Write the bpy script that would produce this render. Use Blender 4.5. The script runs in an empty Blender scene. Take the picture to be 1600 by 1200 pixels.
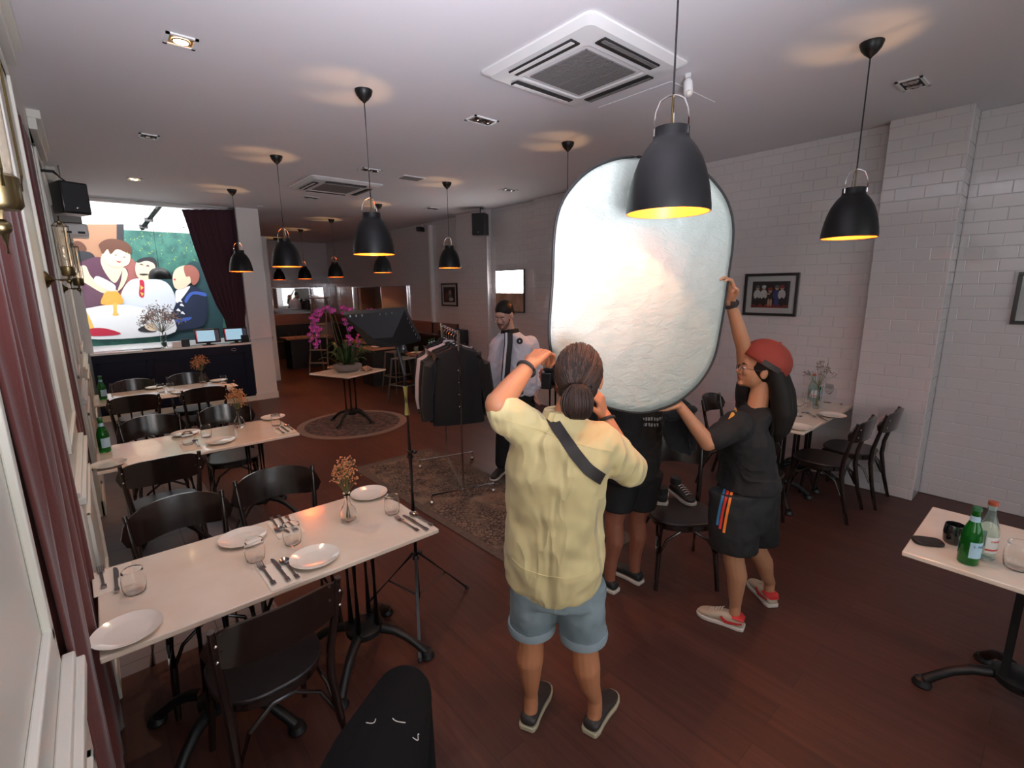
import bpy, bmesh, math, random
from mathutils import Vector, Matrix, noise
random.seed(7)
C = bpy.context.scene
COL = C.collection
PI = math.pi

# ---------------------------------------------------------------- camera
F = 755.3; YAW = 0.7086; PITCH = 0.19804; ROLL = -0.011656
EYE = Vector((0, 0, 1.92))
fwd = Vector((math.sin(YAW)*math.cos(PITCH), math.cos(YAW)*math.cos(PITCH), -math.sin(PITCH)))
rgt = Vector((math.cos(YAW), -math.sin(YAW), 0)); upv = rgt.cross(fwd)
R_ = rgt*math.cos(ROLL) + upv*math.sin(ROLL); U_ = -rgt*math.sin(ROLL) + upv*math.cos(ROLL)
cam = bpy.data.cameras.new('camera'); co = bpy.data.objects.new('camera', cam); COL.objects.link(co)
cam.sensor_width = 36; cam.lens = F/1600*36; cam.clip_start = .05
co.matrix_world = Matrix(((R_.x, U_.x, -fwd.x, EYE.x), (R_.y, U_.y, -fwd.y, EYE.y), (R_.z, U_.z, -fwd.z, EYE.z), (0, 0, 0, 1)))
C.camera = co
FH = Vector((math.sin(YAW), math.cos(YAW), 0)); RH = Vector((math.cos(YAW), -math.sin(YAW), 0))

# ---------------------------------------------------------------- world, lights, exposure
C.view_settings.view_transform = 'Standard'; C.view_settings.look = 'None'
C.view_settings.gamma = 1; C.view_settings.use_curve_mapping = False
C.view_settings.exposure = 0.36
w = bpy.data.worlds.new('sky'); C.world = w; w.use_nodes = True
w.node_tree.nodes['Background'].inputs[0].default_value = (.93, .96, 1, 1)
w.node_tree.nodes['Background'].inputs[1].default_value = 1.6
def area(name, loc, target, sx, sy, energy, col, spread=PI):
    l = bpy.data.lights.new(name, 'AREA'); l.shape = 'RECTANGLE'; l.size = sx; l.size_y = sy
    l.energy = energy; l.color = col; l.spread = spread
    o = bpy.data.objects.new(name, l); COL.objects.link(o); o.location = loc
    o.rotation_euler = (Vector(target)-Vector(loc)).to_track_quat('-Z', 'Y').to_euler()
    return o
area('added_uplight', (0.25, -0.25, 1.8), (0.95, 1.5, 3.26), .8, .8, 45, (.90, .89, 1.0), 1.75)  # added unseen lamp behind the camera, brightens the ceiling
area('added_front_fill', (0.1, -0.8, 1.75), (2.0, 2.4, 1.6), 1.0, 1.0, 12, (1, .95, .90))  # added unseen fill from the camera side, no real lamp there
area('street_window_light', (1.9, -2.9, 1.9), (2.0, 2, 1.0), 2.6, 1.8, 6, (.92, 1.0, .95))
area('added_mural_light', (1.0, 9.75, 3.5), (1.0, 11.0, 1.7), 2.4, .5, 42, (1, .98, .95))  # added lamp hidden above the ceiling line, brightens the mural

# ---------------------------------------------------------------- pixel rays with real distances
def ray(u, v): return R_*((u-800)/F) - U_*((v-600)/F) + fwd
def at(u, v, **k):
    d = ray(u, v); ax, val = list(k.items())[0]; i = 'xyz'.index(ax)
    return EYE + d*((val-EYE[i])/d[i])
def V(u, v, D):                      # point at horizontal distance D ahead of the camera
    d = ray(u, v); return EYE + d*(D/d.dot(FH))

# ---------------------------------------------------------------- materials
MATS = {}
def mat(name, col, rough=.5, metal=0, **k):
    m = bpy.data.materials.new(name); m.use_nodes = True; MATS[name] = m
    nt = m.node_tree; b = nt.nodes['Principled BSDF']
    b.inputs['Base Color'].default_value = (*col, 1); b.inputs['Roughness'].default_value = rough; b.inputs['Metallic'].default_value = metal
    if 'coat' in k: b.inputs['Coat Weight'].default_value = k['coat']; b.inputs['Coat Roughness'].default_value = k.get('coatr', .1)
    if 'trans' in k: b.inputs['Transmission Weight'].default_value = k['trans']; b.inputs['IOR'].default_value = k.get('ior', 1.45)
    if 'alpha' in k: b.inputs['Alpha'].default_value = k['alpha']
    if 'emit' in k: b.inputs['Emission Color'].default_value = (*k.get('ecol', col), 1); b.inputs['Emission Strength'].default_value = k['emit']
    if 'sheen' in k: b.inputs['Sheen Weight'].default_value = k['sheen']; b.inputs['Sheen Roughness'].default_value = .5
    if 'spec' in k: b.inputs['Specular IOR Level'].default_value = k['spec']
    if 'sss' in k: b.inputs['Subsurface Weight'].default_value = k['sss']; b.inputs['Subsurface Radius'].default_value = (.012, .005, .003); b.inputs['Subsurface Scale'].default_value = 1
    tc = nt.nodes.new('ShaderNodeTexCoord')
    if 'col2' in k:                   # colour variation
        n = nt.nodes.new('ShaderNodeTexNoise'); n.inputs['Scale'].default_value = k.get('cscale', 6); n.inputs['Detail'].default_value = 6
        mp = nt.nodes.new('ShaderNodeMapping'); mp.inputs['Scale'].default_value = k.get('cstretch', (1, 1, 1))
        nt.links.new(tc.outputs['Object'], mp.inputs[0]); nt.links.new(mp.outputs[0], n.inputs[0])
        r = nt.nodes.new('ShaderNodeValToRGB'); r.color_ramp.elements[0].position = k.get('c0', .35); r.color_ramp.elements[1].position = k.get('c1', .65)
        r.color_ramp.elements[0].color = (*col, 1); r.color_ramp.elements[1].color = (*k['col2'], 1)
        nt.links.new(n.outputs[0], r.inputs[0]); nt.links.new(r.outputs[0], b.inputs['Base Color'])
    if 'bump' in k:
        n = nt.nodes.new('ShaderNodeTexNoise'); n.inputs['Scale'].default_value = k.get('bscale', 60); n.inputs['Detail'].default_value = k.get('bdet', 4)
        mp = nt.nodes.new('ShaderNodeMapping'); mp.inputs['Scale'].default_value = k.get('bstretch', (1, 1, 1)); mp.inputs['Rotation'].default_value = k.get('brot', (0, 0, 0))
        nt.links.new(tc.outputs['Object'], mp.inputs[0]); nt.links.new(mp.outputs[0], n.inputs[0])
        bp = nt.nodes.new('ShaderNodeBump'); bp.inputs['Strength'].default_value = k['bump']; bp.inputs['Distance'].default_value = k.get('bdist', .005)
        src = n.outputs[0]
        if 'ridge' in k:              # cloth creases
            n.inputs['Distortion'].default_value = .6
            q1 = nt.nodes.new('ShaderNodeMath'); q1.operation = 'SUBTRACT'; q1.inputs[1].default_value = .5; nt.links.new(src, q1.inputs[0])
            q2 = nt.nodes.new('ShaderNodeMath'); q2.operation = 'ABSOLUTE'; nt.links.new(q1.outputs[0], q2.inputs[0])
            q3 = nt.nodes.new('ShaderNodeMath'); q3.operation = 'MULTIPLY'; q3.inputs[1].default_value = -2; nt.links.new(q2.outputs[0], q3.inputs[0]); src = q3.outputs[0]
        nt.links.new(src, bp.inputs['Height']); nt.links.new(bp.outputs[0], b.inputs['Normal'])
    return m
M = MATS
mat('white_paint', (.72, .70, .69), .55, bump=.05, bscale=200)
mat('panel_paint', (.70, .69, .62), .4, bump=.04, bscale=120)
mat('ceiling_paint', (.74, .72, .75), .8, bump=.05, bscale=150)
mat('black_paint', (.012, .012, .014), .38)
mat('matte_black', (.013, .013, .014), .55)
mat('iron', (.014, .014, .015), .42, .3, bump=.3, bscale=120, bdist=.001)
mat('lamp_black', (.006, .006, .007), .42, spec=.35)
mat('copper_inside', (.85, .33, .07), .4, .6)
mat('steel', (.62, .60, .60), .14, 1)
mat('chrome', (.75, .73, .72), .09, 1)
mat('brass', (.17, .13, .065), .34, 1, bump=.2, bscale=40, bdist=.002)
mat('dark_wood', (.009, .0055, .0045), .22, coat=.8, coatr=.14, col2=(.020, .010, .008), cscale=9, cstretch=(1, 1, 8), bump=.08, bscale=30, bstretch=(1, 1, 10))
mat('seat_wood', (.016, .012, .012), .36, coat=.3, coatr=.25, col2=(.026, .019, .018), cscale=8)
mat('marble', (.74, .61, .49), .16, coat=.4, coatr=.06, col2=(.80, .70, .59), cscale=5, c0=.3, c1=.7)
mat('china', (.80, .75, .68), .12, coat=.5, coatr=.05)
mat('glass', (1, 1, 1), .02, trans=1, ior=1.28)
mat('clear_glass', (.97, 1, .99), .02, trans=1, ior=1.3)
mat('window_glass', (1, 1, 1), .0, trans=1, ior=1.06)
mat('green_glass', (.03, .42, .06), .04, trans=.85, ior=1.4)
mat('pale_glass', (.80, .95, .90), .04, trans=.95, ior=1.3)
mat('napkin', (.78, .70, .60), .8, bump=.2, bscale=300)
mat('curtain_cloth', (.115, .026, .022), .85, sheen=.2, bump=.2, bscale=150)
mat('dark_curtain', (.045, .008, .018), .8, sheen=.15, bump=.2, bscale=150)
mat('navy', (.005, .007, .022), .5, spec=.25)
mat('plastic_white', (.78, .78, .78), .35)
mat('plastic_black', (.012, .012, .014), .3)
mat('grille', (.20, .19, .19), .6, bump=1, bscale=60, bdist=.01)
mat('slot_dark', (.015, .013, .013), .6)
mat('bulb', (1, .62, .25), .3, emit=22, ecol=(1, .55, .18))
mat('down_bulb', (1, .8, .5), .3, emit=14, ecol=(1, .72, .38))
mat('reflector_gold', (.9, .55, .25), .25, .9)
mat('mirror', (.75, .73, .73), .02, 1)
mat('brown_panel', (.24, .12, .095), .4, col2=(.20, .10, .08), cscale=4, cstretch=(1, 1, 6))
mat('leather_dark', (.012, .009, .009), .45, bump=.15, bscale=80)
mat('light_wood', (.42, .22, .13), .45, col2=(.34, .17, .10), cscale=8, cstretch=(6, 1, 1))
mat('ladder_wood', (.36, .27, .23), .6, col2=(.30, .22, .19), cscale=12)
mat('stool_grey', (.16, .15, .14), .45, .4)

def tile_mat(name, col, ax, w=.2, h=.1, rough=.1, strength=.45):
    m = mat(name, col, rough, coat=.5, coatr=.05); nt = m.node_tree; b = nt.nodes['Principled BSDF']
    g = nt.nodes.new('ShaderNodeNewGeometry'); s = nt.nodes.new('ShaderNodeSeparateXYZ'); c = nt.nodes.new('ShaderNodeCombineXYZ')
    nt.links.new(g.outputs['Position'], s.inputs[0])
    if ax == 'xy':
        ad = nt.nodes.new('ShaderNodeMath'); ad.operation = 'ADD'; nt.links.new(s.outputs['X'], ad.inputs[0]); nt.links.new(s.outputs['Y'], ad.inputs[1]); nt.links.new(ad.outputs[0], c.inputs[0])
    else: nt.links.new(s.outputs[ax], c.inputs[0])
    nt.links.new(s.outputs['Z'], c.inputs[1])
    br = nt.nodes.new('ShaderNodeTexBrick'); br.inputs['Scale'].default_value = 1
    br.inputs['Brick Width'].default_value = w; br.inputs['Row Height'].default_value = h; br.inputs['Mortar Size'].default_value = .005; br.inputs['Mortar Smooth'].default_value = .9
    br.inputs['Color1'].default_value = (*col, 1); br.inputs['Color2'].default_value = (*[x*.98 for x in col], 1); br.inputs['Mortar'].default_value = (*[x*.93 for x in col], 1)
    nt.links.new(c.outputs[0], br.inputs[0]); nt.links.new(br.outputs['Color'], b.inputs['Base Color'])
    iv = nt.nodes.new('ShaderNodeMath'); iv.operation = 'SUBTRACT'; iv.inputs[0].default_value = 1; nt.links.new(br.outputs['Fac'], iv.inputs[1])
    ns = nt.nodes.new('ShaderNodeTexNoise'); ns.inputs['Scale'].default_value = 5; nt.links.new(c.outputs[0], ns.inputs[0])
    ml = nt.nodes.new('ShaderNodeMath'); ml.operation = 'MULTIPLY_ADD'; ml.inputs[1].default_value = .8; nt.links.new(ns.outputs[0], ml.inputs[0]); nt.links.new(iv.outputs[0], ml.inputs[2])
    bp = nt.nodes.new('ShaderNodeBump'); bp.inputs['Strength'].default_value = strength; bp.inputs['Distance'].default_value = .006
    nt.links.new(ml.outputs[0], bp.inputs['Height']); nt.links.new(bp.outputs[0], b.inputs['Normal']); nt.links.new(bp.outputs[0], b.inputs['Coat Normal'])
    return m
tile_mat('white_tile', (.62, .585, .59), 'xy')

def floor_mat():
    m = mat('floor_boards', (.1, .04, .03), .46, spec=.35); nt = m.node_tree; b = nt.nodes['Principled BSDF']; N = nt.nodes.new; L = nt.links.new
    g = N('ShaderNodeNewGeometry'); s = N('ShaderNodeSeparateXYZ'); L(g.outputs['Position'], s.inputs[0])
    c = N('ShaderNodeCombineXYZ'); L(s.outputs['Y'], c.inputs[0]); L(s.outputs['X'], c.inputs[1])
    br = N('ShaderNodeTexBrick'); br.inputs['Scale'].default_value = 1; br.inputs['Brick Width'].default_value = 1.3; br.inputs['Row Height'].default_value = .145
    br.inputs['Mortar Size'].default_value = .0015; br.inputs['Mortar Smooth'].default_value = .3
    br.inputs['Color1'].default_value = (.088, .034, .025, 1); br.inputs['Color2'].default_value = (.064, .025, .019, 1); br.inputs['Mortar'].default_value = (.04, .017, .013, 1)
    L(c.outputs[0], br.inputs[0])
    mp = N('ShaderNodeMapping'); mp.inputs['Scale'].default_value = (1.2, 22, 1); L(c.outputs[0], mp.inputs[0])
    n = N('ShaderNodeTexNoise'); n.inputs['Scale'].default_value = 1.5; n.inputs['Detail'].default_value = 6; L(mp.outputs[0], n.inputs[0])
    mx = N('ShaderNodeMix'); mx.data_type = 'RGBA'; mx.blend_type = 'MULTIPLY'; mx.inputs['Factor'].default_value = .6
    r = N('ShaderNodeValToRGB'); r.color_ramp.elements[0].position = .3; r.color_ramp.elements[0].color = (.62, .6, .6, 1); r.color_ramp.elements[1].position = .7; r.color_ramp.elements[1].color = (1.15, 1.1, 1.1, 1)
    L(n.outputs[0], r.inputs[0]); L(br.outputs['Color'], mx.inputs['A']); L(r.outputs[0], mx.inputs['B'])
    # grey tile strip along the left wall
    bt = N('ShaderNodeTexBrick'); bt.offset = 0; bt.inputs['Scale'].default_value = 1; bt.inputs['Brick Width'].default_value = .3; bt.inputs['Row Height'].default_value = .3
    bt.inputs['Mortar Size'].default_value = .003; bt.inputs['Color1'].default_value = (.20, .175, .19, 1); bt.inputs['Color2'].default_value = (.185, .165, .178, 1); bt.inputs['Mortar'].default_value = (.09, .07, .08, 1)
    L(c.outputs[0], bt.inputs[0])
    lt = N('ShaderNodeMath'); lt.operation = 'LESS_THAN'; lt.inputs[1].default_value = .62; L(s.outputs['X'], lt.inputs[0])
    gt = N('ShaderNodeMath'); gt.operation = 'GREATER_THAN'; gt.inputs[1].default_value = 2.9; L(s.outputs['Y'], gt.inputs[0])
    an = N('ShaderNodeMath'); an.operation = 'MULTIPLY'; L(lt.outputs[0], an.inputs[0]); L(gt.outputs[0], an.inputs[1])
    m2 = N('ShaderNodeMix'); m2.data_type = 'RGBA'; L(an.outputs[0], m2.inputs['Factor']); L(mx.outputs['Result'], m2.inputs['A']); L(bt.outputs['Color'], m2.inputs['B'])
    L(m2.outputs['Result'], b.inputs['Base Color'])
    bp = N('ShaderNodeBump'); bp.inputs['Strength'].default_value = .15; bp.inputs['Distance'].default_value = .002; L(n.outputs[0], bp.inputs['Height']); L(bp.outputs[0], b.inputs['Normal'])
floor_mat()

# ---------------------------------------------------------------- mesh builder
def frame(d):
    d = Vector(d).normalized(); a = Vector((0, 0, 1)) if abs(d.z) < .95 else Vector((1, 0, 0))
    s = d.cross(a).normalized(); return s, s.cross(d).normalized()
class MB:
    def __init__(s): s.v = []; s.f = []; s.m = []
    def add(s, vs, fs, mi=0):
        o = len(s.v); s.v += [tuple(x) for x in vs]; s.f += [tuple(i+o for i in f) for f in fs]; s.m += [mi]*len(fs); return s
    def box(s, c, d, rz=0, mi=0, mtx=None):
        vs = [Vector((x*d[0]/2, y*d[1]/2, z*d[2]/2)) for x in (-1, 1) for y in (-1, 1) for z in (-1, 1)]
        q = mtx if mtx else Matrix.Rotation(rz, 3, 'Z')
        vs = [q @ v + Vector(c) for v in vs]
        return s.add(vs, [(0, 1, 3, 2), (4, 6, 7, 5), (0, 4, 5, 1), (2, 3, 7, 6), (0, 2, 6, 4), (1, 5, 7, 3)], mi)
    def b2(s, lo, hi, mi=0):
        return s.box([(a+b)/2 for a, b in zip(lo, hi)], [b-a for a, b in zip(lo, hi)], 0, mi)
    def tube(s, pts, r, n=10, cap=True, mi=0, closed=False):
        pts = [Vector(p) for p in pts]; K = len(pts); rs = r if isinstance(r, (list, tuple)) else [r]*K
        vs = []; fs = []; prev = None
        for i, p in enumerate(pts):
            if closed: d = pts[(i+1) % K]-pts[i-1]
            else: d = pts[min(i+1, K-1)]-pts[max(i-1, 0)]
            d = d.normalized()
            if prev is None: a, b = frame(d)
            else:
                a = prev - d*prev.dot(d)
                if a.length < 1e-5: a, _ = frame(d)
                a.normalize(); b = d.cross(a)
            prev = a
            vs += [p + (a*math.cos(2*PI*j/n) + b*math.sin(2*PI*j/n))*rs[i] for j in range(n)]
        for i in range(K if closed else K-1):
            k = (i+1) % K
            fs += [(i*n+j, i*n+(j+1) % n, k*n+(j+1) % n, k*n+j) for j in range(n)]
        if cap and not closed: fs += [tuple(range(n))[::-1], tuple((K-1)*n+j for j in range(n))]
        return s.add(vs, fs, mi)
    def cap(s, a, b, ra, rb, n=14):       # tapered capsule, closed
        a = Vector(a); b = Vector(b); d = (b-a); L = d.length
        if L < 1e-6: d = Vector((0, 0, 1))
        d.normalize(); pts = []; rs = []
        for k in range(5): t = (k+.001)/4*PI/2; pts.append(a-d*ra*math.cos(t)); rs.append(max(ra*math.sin(t), 1e-4))
        for k in range(5): t = k/4*PI/2; pts.append(b+d*rb*math.sin(t)+d*1e-5); rs.append(max(rb*math.cos(t), 1e-4))
        x, y = frame(d); vs = []; fs = []
        for p, r in zip(pts, rs): vs += [p+(x*math.cos(2*PI*j/n)+y*math.sin(2*PI*j/n))*r for j in range(n)]
        for i in range(len(pts)-1): fs += [(i*n+j, i*n+(j+1) % n, (i+1)*n+(j+1) % n, (i+1)*n+j) for j in range(n)]
        fs += [tuple(range(n))[::-1], tuple((len(pts)-1)*n+j for j in range(n))]
        return s.add(vs, fs)
    def chain(s, pr):
        for (a, ra), (b, rb) in zip(pr, pr[1:]): s.cap(a, b, ra, rb)
        return s
    def ell(s, c, r, mtx=None, n=16, m=10, mi=0):
        vs = []; fs = []; q = mtx or Matrix.Identity(3)
        for i in range(m+1):
            t = PI*i/m
            for j in range(n):
                p = 2*PI*j/n; vs.append(q @ Vector((r[0]*math.sin(t)*math.cos(p), r[1]*math.sin(t)*math.sin(p), r[2]*math.cos(t))) + Vector(c))
        for i in range(m): fs += [(i*n+j, (i+1)*n+j, (i+1)*n+(j+1) % n, i*n+(j+1) % n) for j in range(n)]
        return s.add(vs, fs, mi)
    def lathe(s, prof, n=24, c=(0, 0, 0), axis=None, mi=0, cap=False):   # prof [(r,z)...]
        vs = []; fs = []; c = Vector(c); q = axis or Matrix.Identity(3)
        for r, z in prof: vs += [q @ Vector((r*math.cos(2*PI*j/n), r*math.sin(2*PI*j/n), z)) + c for j in range(n)]
        K = len(prof)
        for i in range(K-1): fs += [(i*n+j, i*n+(j+1) % n, (i+1)*n+(j+1) % n, (i+1)*n+j) for j in range(n)]
        if cap: fs += [tuple(range(n))[::-1], tuple((K-1)*n+j for j in range(n))]
        return s.add(vs, fs, mi)
    def loft(s, rings, n=28, pw=2.0, ax=None, mi=0):  # rings [(centre, half width, half depth)]; ax=(width axis, depth axis)
        vs = []; fs = []
        for rg in rings:
            c, a, b = Vector(rg[0]), rg[1], rg[2]; X, Y = (rg[3] if len(rg) > 3 else ax) or (Vector((1, 0, 0)), Vector((0, 1, 0)))
            for j in range(n):
                t = 2*PI*j/n; cx, sy = math.cos(t), math.sin(t)
                vs.append(c + X*a*math.copysign(abs(cx)**(2/pw), cx) + Y*b*math.copysign(abs(sy)**(2/pw), sy))
        K = len(rings)
        for i in range(K-1): fs += [(i*n+j, i*n+(j+1) % n, (i+1)*n+(j+1) % n, (i+1)*n+j) for j in range(n)]
        fs += [tuple(range(n))[::-1], tuple((K-1)*n+j for j in range(n))]
        return s.add(vs, fs, mi)
    def prism(s, poly, z0, z1, mi=0):     # poly [(x,y)]
        n = len(poly); vs = [(x, y, z0) for x, y in poly]+[(x, y, z1) for x, y in poly]
        return s.add(vs, [tuple(range(n))[::-1], tuple(range(n, 2*n))]+[(i, (i+1) % n, n+(i+1) % n, n+i) for i in range(n)], mi)
    def slab(s, pts, nrm, th, mi=0):      # any planar 3-D polygon with a thickness
        n = len(pts); o = Vector(nrm).normalized()*th; vs = [Vector(p) for p in pts]+[Vector(p)+o for p in pts]
        return s.add(vs, [tuple(range(n))[::-1], tuple(range(n, 2*n))]+[(i, (i+1) % n, n+(i+1) % n, n+i) for i in range(n)], mi)
    def ribbon(s, pts, wdir, w, th, mi=0):  # flat strap along pts
        K = len(pts); vs = []; fs = []
        for i, p in enumerate(pts):
            p = Vector(p); d = (Vector(pts[min(i+1, K-1)])-Vector(pts[max(i-1, 0)])).normalized(); wd = Vector(wdir[i] if isinstance(wdir, list) else wdir); wd = (wd-d*wd.dot(d)).normalized(); nn = d.cross(wd)
            vs += [p+wd*w/2+nn*th/2, p-wd*w/2+nn*th/2, p-wd*w/2-nn*th/2, p+wd*w/2-nn*th/2]
        for i in range(K-1): fs += [(i*4+j, i*4+(j+1) % 4, (i+1)*4+(j+1) % 4, (i+1)*4+j) for j in range(4)]
        fs += [(3, 2, 1, 0), tuple((K-1)*4+j for j in range(4))]
        return s.add(vs, fs, mi)
    def build(s, name, mats, parent=None, smooth=True, bevel=0, angle=40, label=None):
        me = bpy.data.meshes.new(name); me.from_pydata(s.v, [], s.f); me.update()
        bm = bmesh.new(); bm.from_mesh(me); bmesh.ops.recalc_face_normals(bm, faces=bm.faces); bm.to_mesh(me); bm.free()
        for m in (mats if isinstance(mats, (list, tuple)) else [mats]): me.materials.append(M[m])
        for p, mi in zip(me.polygons, s.m): p.material_index = mi
        if smooth:
            me.polygons.foreach_set('use_smooth', [True]*len(me.polygons))
            me.set_sharp_from_angle(angle=math.radians(angle))
        o = bpy.data.objects.new(name, me); COL.objects.link(o)
        if parent: o.parent = parent
        if bevel:
            b = o.modifiers.new('bevel', 'BEVEL'); b.width = bevel; b.segments = 2; b.limit_method = 'ANGLE'
        if label: o['label'] = label
        return o
def tag(o, label, cat, group=None, kind=None):
    o['label'] = label; o['category'] = cat
    if group: o['group'] = group
    if kind: o['kind'] = kind
    return o
def struct(o): o['kind'] = 'structure'; return o
def thing(name, label, cat, loc=(0, 0, 0), rz=0, group=None):
    o = bpy.data.objects.new(name, None); COL.objects.link(o); o.location = loc; o.rotation_euler = (0, 0, rz); o.empty_display_size = .1
    return tag(o, label, cat, group)
def kids(o): return [c for c in COL.objects if c.parent == o]
def dup(root, loc, rz, label, group=None, parent=None):
    c = root.copy(); COL.objects.link(c)
    if parent: c.parent = parent
    else:
        c.location = loc; c.rotation_euler = (0, 0, rz); c['label'] = label
        if group: c['group'] = group
    for ch in kids(root): dup(ch, None, None, None, None, c)
    return c
def remesh(o, vox, smooth=4, disp=None):
    r = o.modifiers.new('remesh', 'REMESH'); r.mode = 'VOXEL'; r.voxel_size = vox; r.use_smooth_shade = True
    if smooth: s = o.modifiers.new('smooth', 'SMOOTH'); s.factor = .5; s.iterations = smooth
    if disp:
        t = bpy.data.textures.new('folds', 'CLOUDS'); t.noise_scale = disp[0]; t.noise_depth = 1
        d = o.modifiers.new('folds', 'DISPLACE'); d.texture = t; d.strength = disp[1]; d.mid_level = .5
        if len(disp) > 2:
            e = bpy.data.objects.new('fold_space', None); e.scale = disp[2]; 
    return o

from mathutils.bvhtree import BVHTree
_bv = {}
def surf(objs, u, v, lift=.003, back=None):
    """point where the sight line through (u, v) meets the front of the given objects, lifted off the surface"""
    best = None
    for o in objs:
        if o.name not in _bv:
            bpy.context.view_layer.update(); dg = bpy.context.evaluated_depsgraph_get(); ev = o.evaluated_get(dg); me = ev.to_mesh(); mw = o.matrix_world.copy()
            _bv[o.name] = BVHTree.FromPolygons([mw @ x.co for x in me.vertices], [tuple(p.vertices) for p in me.polygons]); ev.to_mesh_clear()
        h = _bv[o.name].ray_cast(EYE, ray(u, v).normalized())
        if h[0] is not None and (best is None or h[3] < best[3]): best = h
    if best is None: return None
    n = best[1]
    if n.dot(ray(u, v)) > 0: n = -n
    return best[0]+n*lift, n
def decal(objs, pts, mt, name, parent, base, width, th=.004, lift=.001, sub=6):
    """strip that follows a surface through pixel waypoints; a real thin strip lying on the cloth"""
    P = []; Nn = []
    for (a, b) in zip(pts, pts[1:]):
        for k in range(sub):
            t = k/sub; r = surf(objs, a[0]+(b[0]-a[0])*t, a[1]+(b[1]-a[1])*t, lift)
            if r: P.append(r[0]-base); Nn.append(r[1])
    r = surf(objs, *pts[-1], lift)
    if r: P.append(r[0]-base); Nn.append(r[1])
    if len(P) < 2: return None
    for _ in range(2): P = [P[0]]+[(P[i-1]+P[i]*2+P[i+1])/4 for i in range(1, len(P)-1)]+[P[-1]]; Nn = [Nn[0]]+[((Nn[i-1]+Nn[i]*2+Nn[i+1])/4).normalized() for i in range(1, len(Nn)-1)]+[Nn[-1]]
    W = [ (P[min(i+1, len(P)-1)]-P[max(i-1, 0)]).cross(Nn[i]).normalized() for i in range(len(P))]
    return MB().ribbon(P, W, width, th).build(name, mt, parent)
def locks(rt, parent, name, mt, curves, r0=.004, n=6):
    m = MB()
    for c in curves: k = len(c); m.tube(c, [r0*(.6+.4*math.sin(PI*(i+.5)/k)) for i in range(k)], n)
    return m.build(name, mt, parent)
# ================================================================ room shell
HC = 3.26
XW = 5.45
# floor
struct(MB().b2((-.6, -3.2, -.1), (6.2, 15.4, 0)).build('floor', 'floor_boards', smooth=False))
# ceiling (stops over the bar window)
struct(MB().b2((-.6, -3.2, HC), (6.2, 9.45, HC+.12)).b2((2.2, 9.45, HC), (6.2, 15.4, HC+.12)).build('ceiling', 'ceiling_paint', smooth=False))
# left wall : piers between curtained niches
XL = -.17
wl = MB()
piers = [(-3.2, 1.47), (2.74, 3.95), (5.3, 6.5), (7.5, 9.45)]
wl.b2((-.6, -3.2, 0), (-.36, 9.45, HC))
for a, b in piers:
    wl.b2((-.36, a, 0), (XL, b, HC))
wl.b2((-.36, 1.47, 3.0), (XL, 9.45, HC))
struct(wl.build('wall_left', 'panel_paint', smooth=False))
tr = MB()
for a, b in piers:
    lo, hi = a+.14, b-.14
    tr.b2((XL, a, 0), (XL+.02, b+.02, 1.0)); tr.b2((XL, a, 1.0), (XL+.04, b+.03, 1.035)); tr.b2((XL, a, 1.035), (XL+.025, b+.02, 1.06)); tr.b2((XL, a, 0), (XL+.028, b+.02, .14))
    for z0, z1, off in ((1.2, 3.05, 0), (.25, .9, .02)):
        segs = [(lo, hi)] if a > 0 else [(.2, hi), (-1.3, 0)]
        for l, h in segs:
            x0, x1 = XL+off, XL+off+.016
            tr.b2((x0, l, z0), (x1, l+.03, z1)).b2((x0, h-.03, z0), (x1, h, z1)).b2((x0, l, z0), (x1, h, z0+.03)).b2((x0, l, z1-.03), (x1, h, z1))
    tr.b2((XL, a, 3.12), (XL+.05, b, 3.2)); tr.b2((XL, a, 3.2), (XL+.08, b, HC))
struct(tr.build('trim_1', 'panel_paint', smooth=False, bevel=.004))
# right wall with piers and the mirrors' section
wr = MB()
wr.b2((XW, 1.27, 0), (6.2, 5.8, HC)); wr.b2((5.33, .74, 0), (6.2, 1.27, HC)); wr.b2((5.62, -3.2, 0), (6.2, .74, HC))
wr.b2((5.55, 5.8, 0), (6.2, 7.0, HC)); wr.b2((XW, 7.0, 0), (6.2, 7.95, HC)); wr.b2((5.58, 7.95, 0), (6.2, 15.4, HC))
struct(wr.build('wall_right', 'white_tile', smooth=False, bevel=.006))
struct(MB().b2((5.5, 8.98, 0), (5.58, 9.06, 3.2)).build('trim_2', 'white_paint', smooth=False, bevel=.01))
struct(MB().b2((2.3, 15.0, 0), (5.6, 15.4, HC)).build('wall_back', 'white_tile', smooth=False))
struct(MB().b2((2.2, 9.55, 0), (2.32, 15.4, HC)).build('wall_inner', 'white_paint', smooth=False))
# column right of the bar
cl = MB(); cl.b2((2.02, 9.3, 0), (2.36, 9.62, HC)); cl.b2((2.0, 9.28, 1.08), (2.38, 9.3, 1.11)); cl.b2((2.36, 9.28, 1.08), (2.38, 9.62, 1.11)); cl.b2((2.0, 9.285, 0), (2.37, 9.3, .12))
struct(cl.build('wall_column', 'white_paint', smooth=False))
# rear wall behind the camera with a street window
rw = MB(); rw.b2((-.6, -3.4, 0), (6.2, -3.2, .9)).b2((-.6, -3.4, 2.9), (6.2, -3.2, HC+.1)).b2((-.6, -3.4, .9), (.6, -3.2, 2.9)).b2((4.2, -3.4, .9), (6.2, -3.2, 2.9))
struct(rw.build('wall_rear', 'white_paint', smooth=False))
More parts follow.
